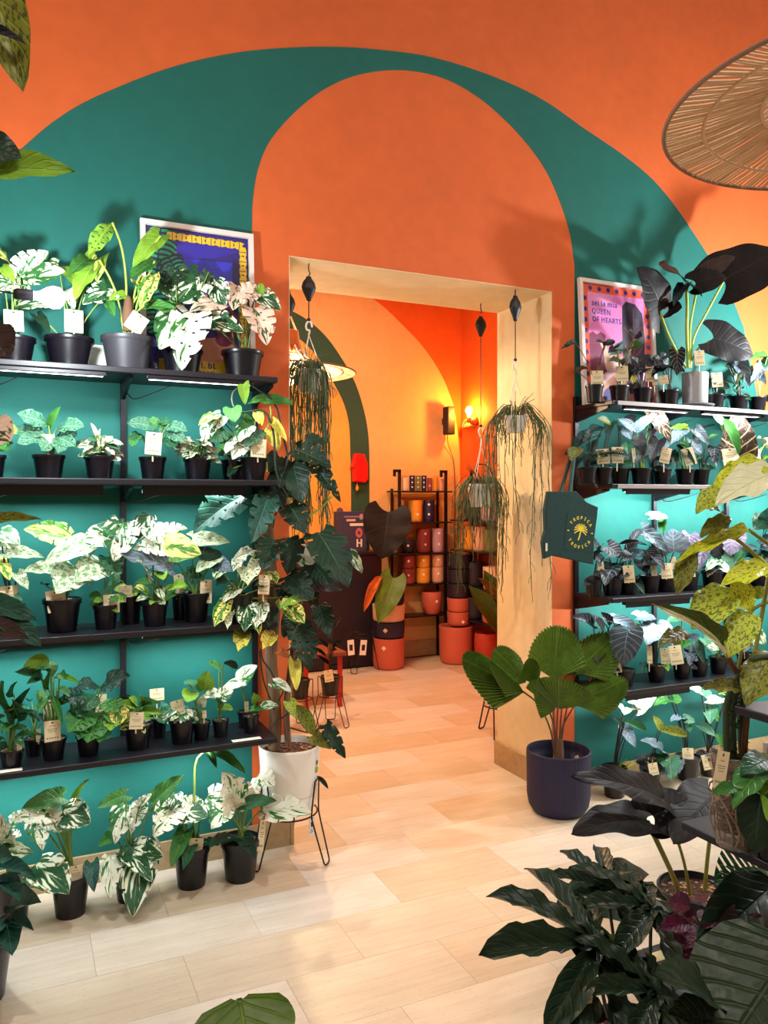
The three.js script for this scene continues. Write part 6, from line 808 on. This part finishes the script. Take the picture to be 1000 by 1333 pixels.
{ // plum foliage, broad leaves low on the stand
  const b = onY(930, 1300, 0.34);
  plant('plum_foliage_plant', 'ruffled plum purple foliage plant low on the stepped stand', fg, { px: 930, y: 0.34, z: b.z, R: 0.07, H: 0.1, sp: 'ov:plum', stem: 'dark', zmin: 0.5, auto: [46, 0.12, 0.0, 0.12, 0.07, 0.05, 'ov:plum,cord:plum', 0.4], tags: [[916, 1272, 6, 22, 0, b.z + 0.08]] });
  const c = [0, 0, 1];
  plant('broad_leaf_philodendron', 'broad brown green leaves beside the plum foliage', fg, { px: 1030, y: 0.34, z: 1.95, R: 0.08, H: 0.12, sp: 'ov:brownDark', stem: 'dark', zmin: 0.5, rad: 0.005, leaves: [[1010, 1150, 905, 1255, 64, 'ov:dark', 0.06, 0], [1012, 1185, 912, 1252, 42, 'ov:brownDark', 0.08, 0.02], [1005, 1140, 930, 1150, 70, 'fern:mid', -0.1, -0.1], [1010, 1150, 940, 1180, 66, 'fern:dark', -0.08, -0.1], [1010, 1215, 985, 1240, 50, 'ov:brownDark', 0.05]] });
  plant('quilted_leaf_plant', 'big quilted grey green leaves in front of the plum foliage', fg, { px: 1010, y: 0.34, z: 2.32, R: 0.09, H: 0.12, sp: 'ov:quilt', stem: 'dark', zmin: 0.5, rad: 0.005, leaves: [[1040, 1225, 925, 1400, 150, 'ov:quilt', 0.05, 0], [930, 1310, 850, 1270, 60, 'ov:fatsia', 0.02, 0], [960, 1340, 870, 1320, 60, 'ov:quilt', 0.02, 0]] });
  const pp = onY(858, 1245, 0.34), pap = mesh('yellow_paper', rbox(0.05, 0.0012, 0.035, 0.0004, 0, 0.0006, 0), plain('#e8e0a0', 0.7)); pap.position.set(pp.x, 0.3402, Math.max(pp.z, 1.74)); tag(pap, 'pale yellow paper slip on the low stand shelf', 'paper');
}
{ // near leaf at the bottom of the view
  plant('near_floor_plant', 'single broad green leaf rising in front of the pale floor', null, { px: 318, y: 0, z: 2.15, R: 0.1, H: 0.16, sp: 'cord:green', stem: 'green', zmin: 0.5, rad: 0.006, leaves: [[312, 1302, 335, 1480, 118, 'round:fan', 0.12, 0.02], [330, 1420, 420, 1480, 90, 'cord:dark', 0.1], [300, 1420, 200, 1470, 90, 'cord:dark', 0.1]] });
  // blue green fingered leaves by the left floor pots
  plant('finger_leaf_philodendron', 'blue green fingered philodendron beside the white leaved floor plant', null, { c: [0, 970, 2.381], px: -70, y: 0, z: 0.62, R: 0.1, H: 0.18, sp: 'lan:blue', stem: 'dark', zmin: 0.3, rad: 0.004, leaves: [[-20, 375, 108, 412, 44, 'lan:blue', 0.1], [-10, 415, 64, 485, 56, 'lan:blue', 0.12], [18, 525, 128, 488, 40, 'lan:blue', 0.14], [22, 540, 105, 575, 36, 'lan:blue', 0.14], [18, 540, 38, 655, 70, 'ov:blue', 0.16], [-20, 440, 30, 420, 40, 'lan:blue', 0.05], [10, 540, -40, 600, 60, 'ov:blue', 0.15], [-30, 350, 40, 350, 50, 'lan:blue', 0.05]] });
  // tall plant just left of the view whose leaves reach in
  const z = 1.6, p = plant('tall_climbing_philodendron', 'tall climbing plant with olive leaves reaching in beside the teal wall', null, { px: -120, y: 0, z, R: 0.14, H: 0.26, sp: 'cord:dark', stem: 'green', bare: true, zmin: 0.5, leaves: [[-15, -40, 30, 120, 56, 'ov:olive', 0.1, 0.05], [-30, 40, 34, 58, 20, 'lan:black', 0.12, 0.1], [-30, 190, 28, 205, 56, 'cord:dark', 0.1, 0.08], [-40, 228, 99, 224, 42, 'ov:lime', 0.1, 0.05], [-30, 560, 14, 575, 60, 'ov:pinky', 0.1, 0.05], [-30, 684, 54, 676, 16, 'ov:olive', 0.1, 0.05], [-30, 785, 48, 808, 30, 'ov:blue', 0.1, 0.05], [-10, 800, 54, 842, 30, 'ov:blue', 0.12, 0.08], [-30, 815, 38, 832, 28, 'ov:brownDark', 0.14, 0.08], [-20, 430, 13, 465, 50, 'ov:brownDark', 0.1, 0.05], [-60, 300, -10, 340, 60, 'cord:dark', 0.1], [-70, 120, -20, 160, 60, 'cord:dark', 0.1], [-80, 500, -30, 520, 70, 'cord:dark', 0.1]] });
  const o = p.g.position, q = (x, y) => onZ(x, y, z).sub(o); mesh('moss_pole', new THREE.CylinderGeometry(0.025, 0.025, 2.3, 12).translate(0, 1.35, 0), stemM.brown, p.g);
  for (const [x, y] of [[-15, -40], [-30, 190], [-40, 228], [-30, 560], [-30, 684], [-30, 785], [-20, 430], [-60, 300], [-70, 120], [-80, 500], [-30, 815], [-30, 40], [-10, 800]]) { const B = q(x, y); mesh('stem', tube([V(0, B.y - 0.12, 0), V(B.x * 0.5, B.y - 0.02, B.z * 0.5), B], 0.004, 8, 5), stemM.green, p.g); }
}
renderer.render(scene, camera);
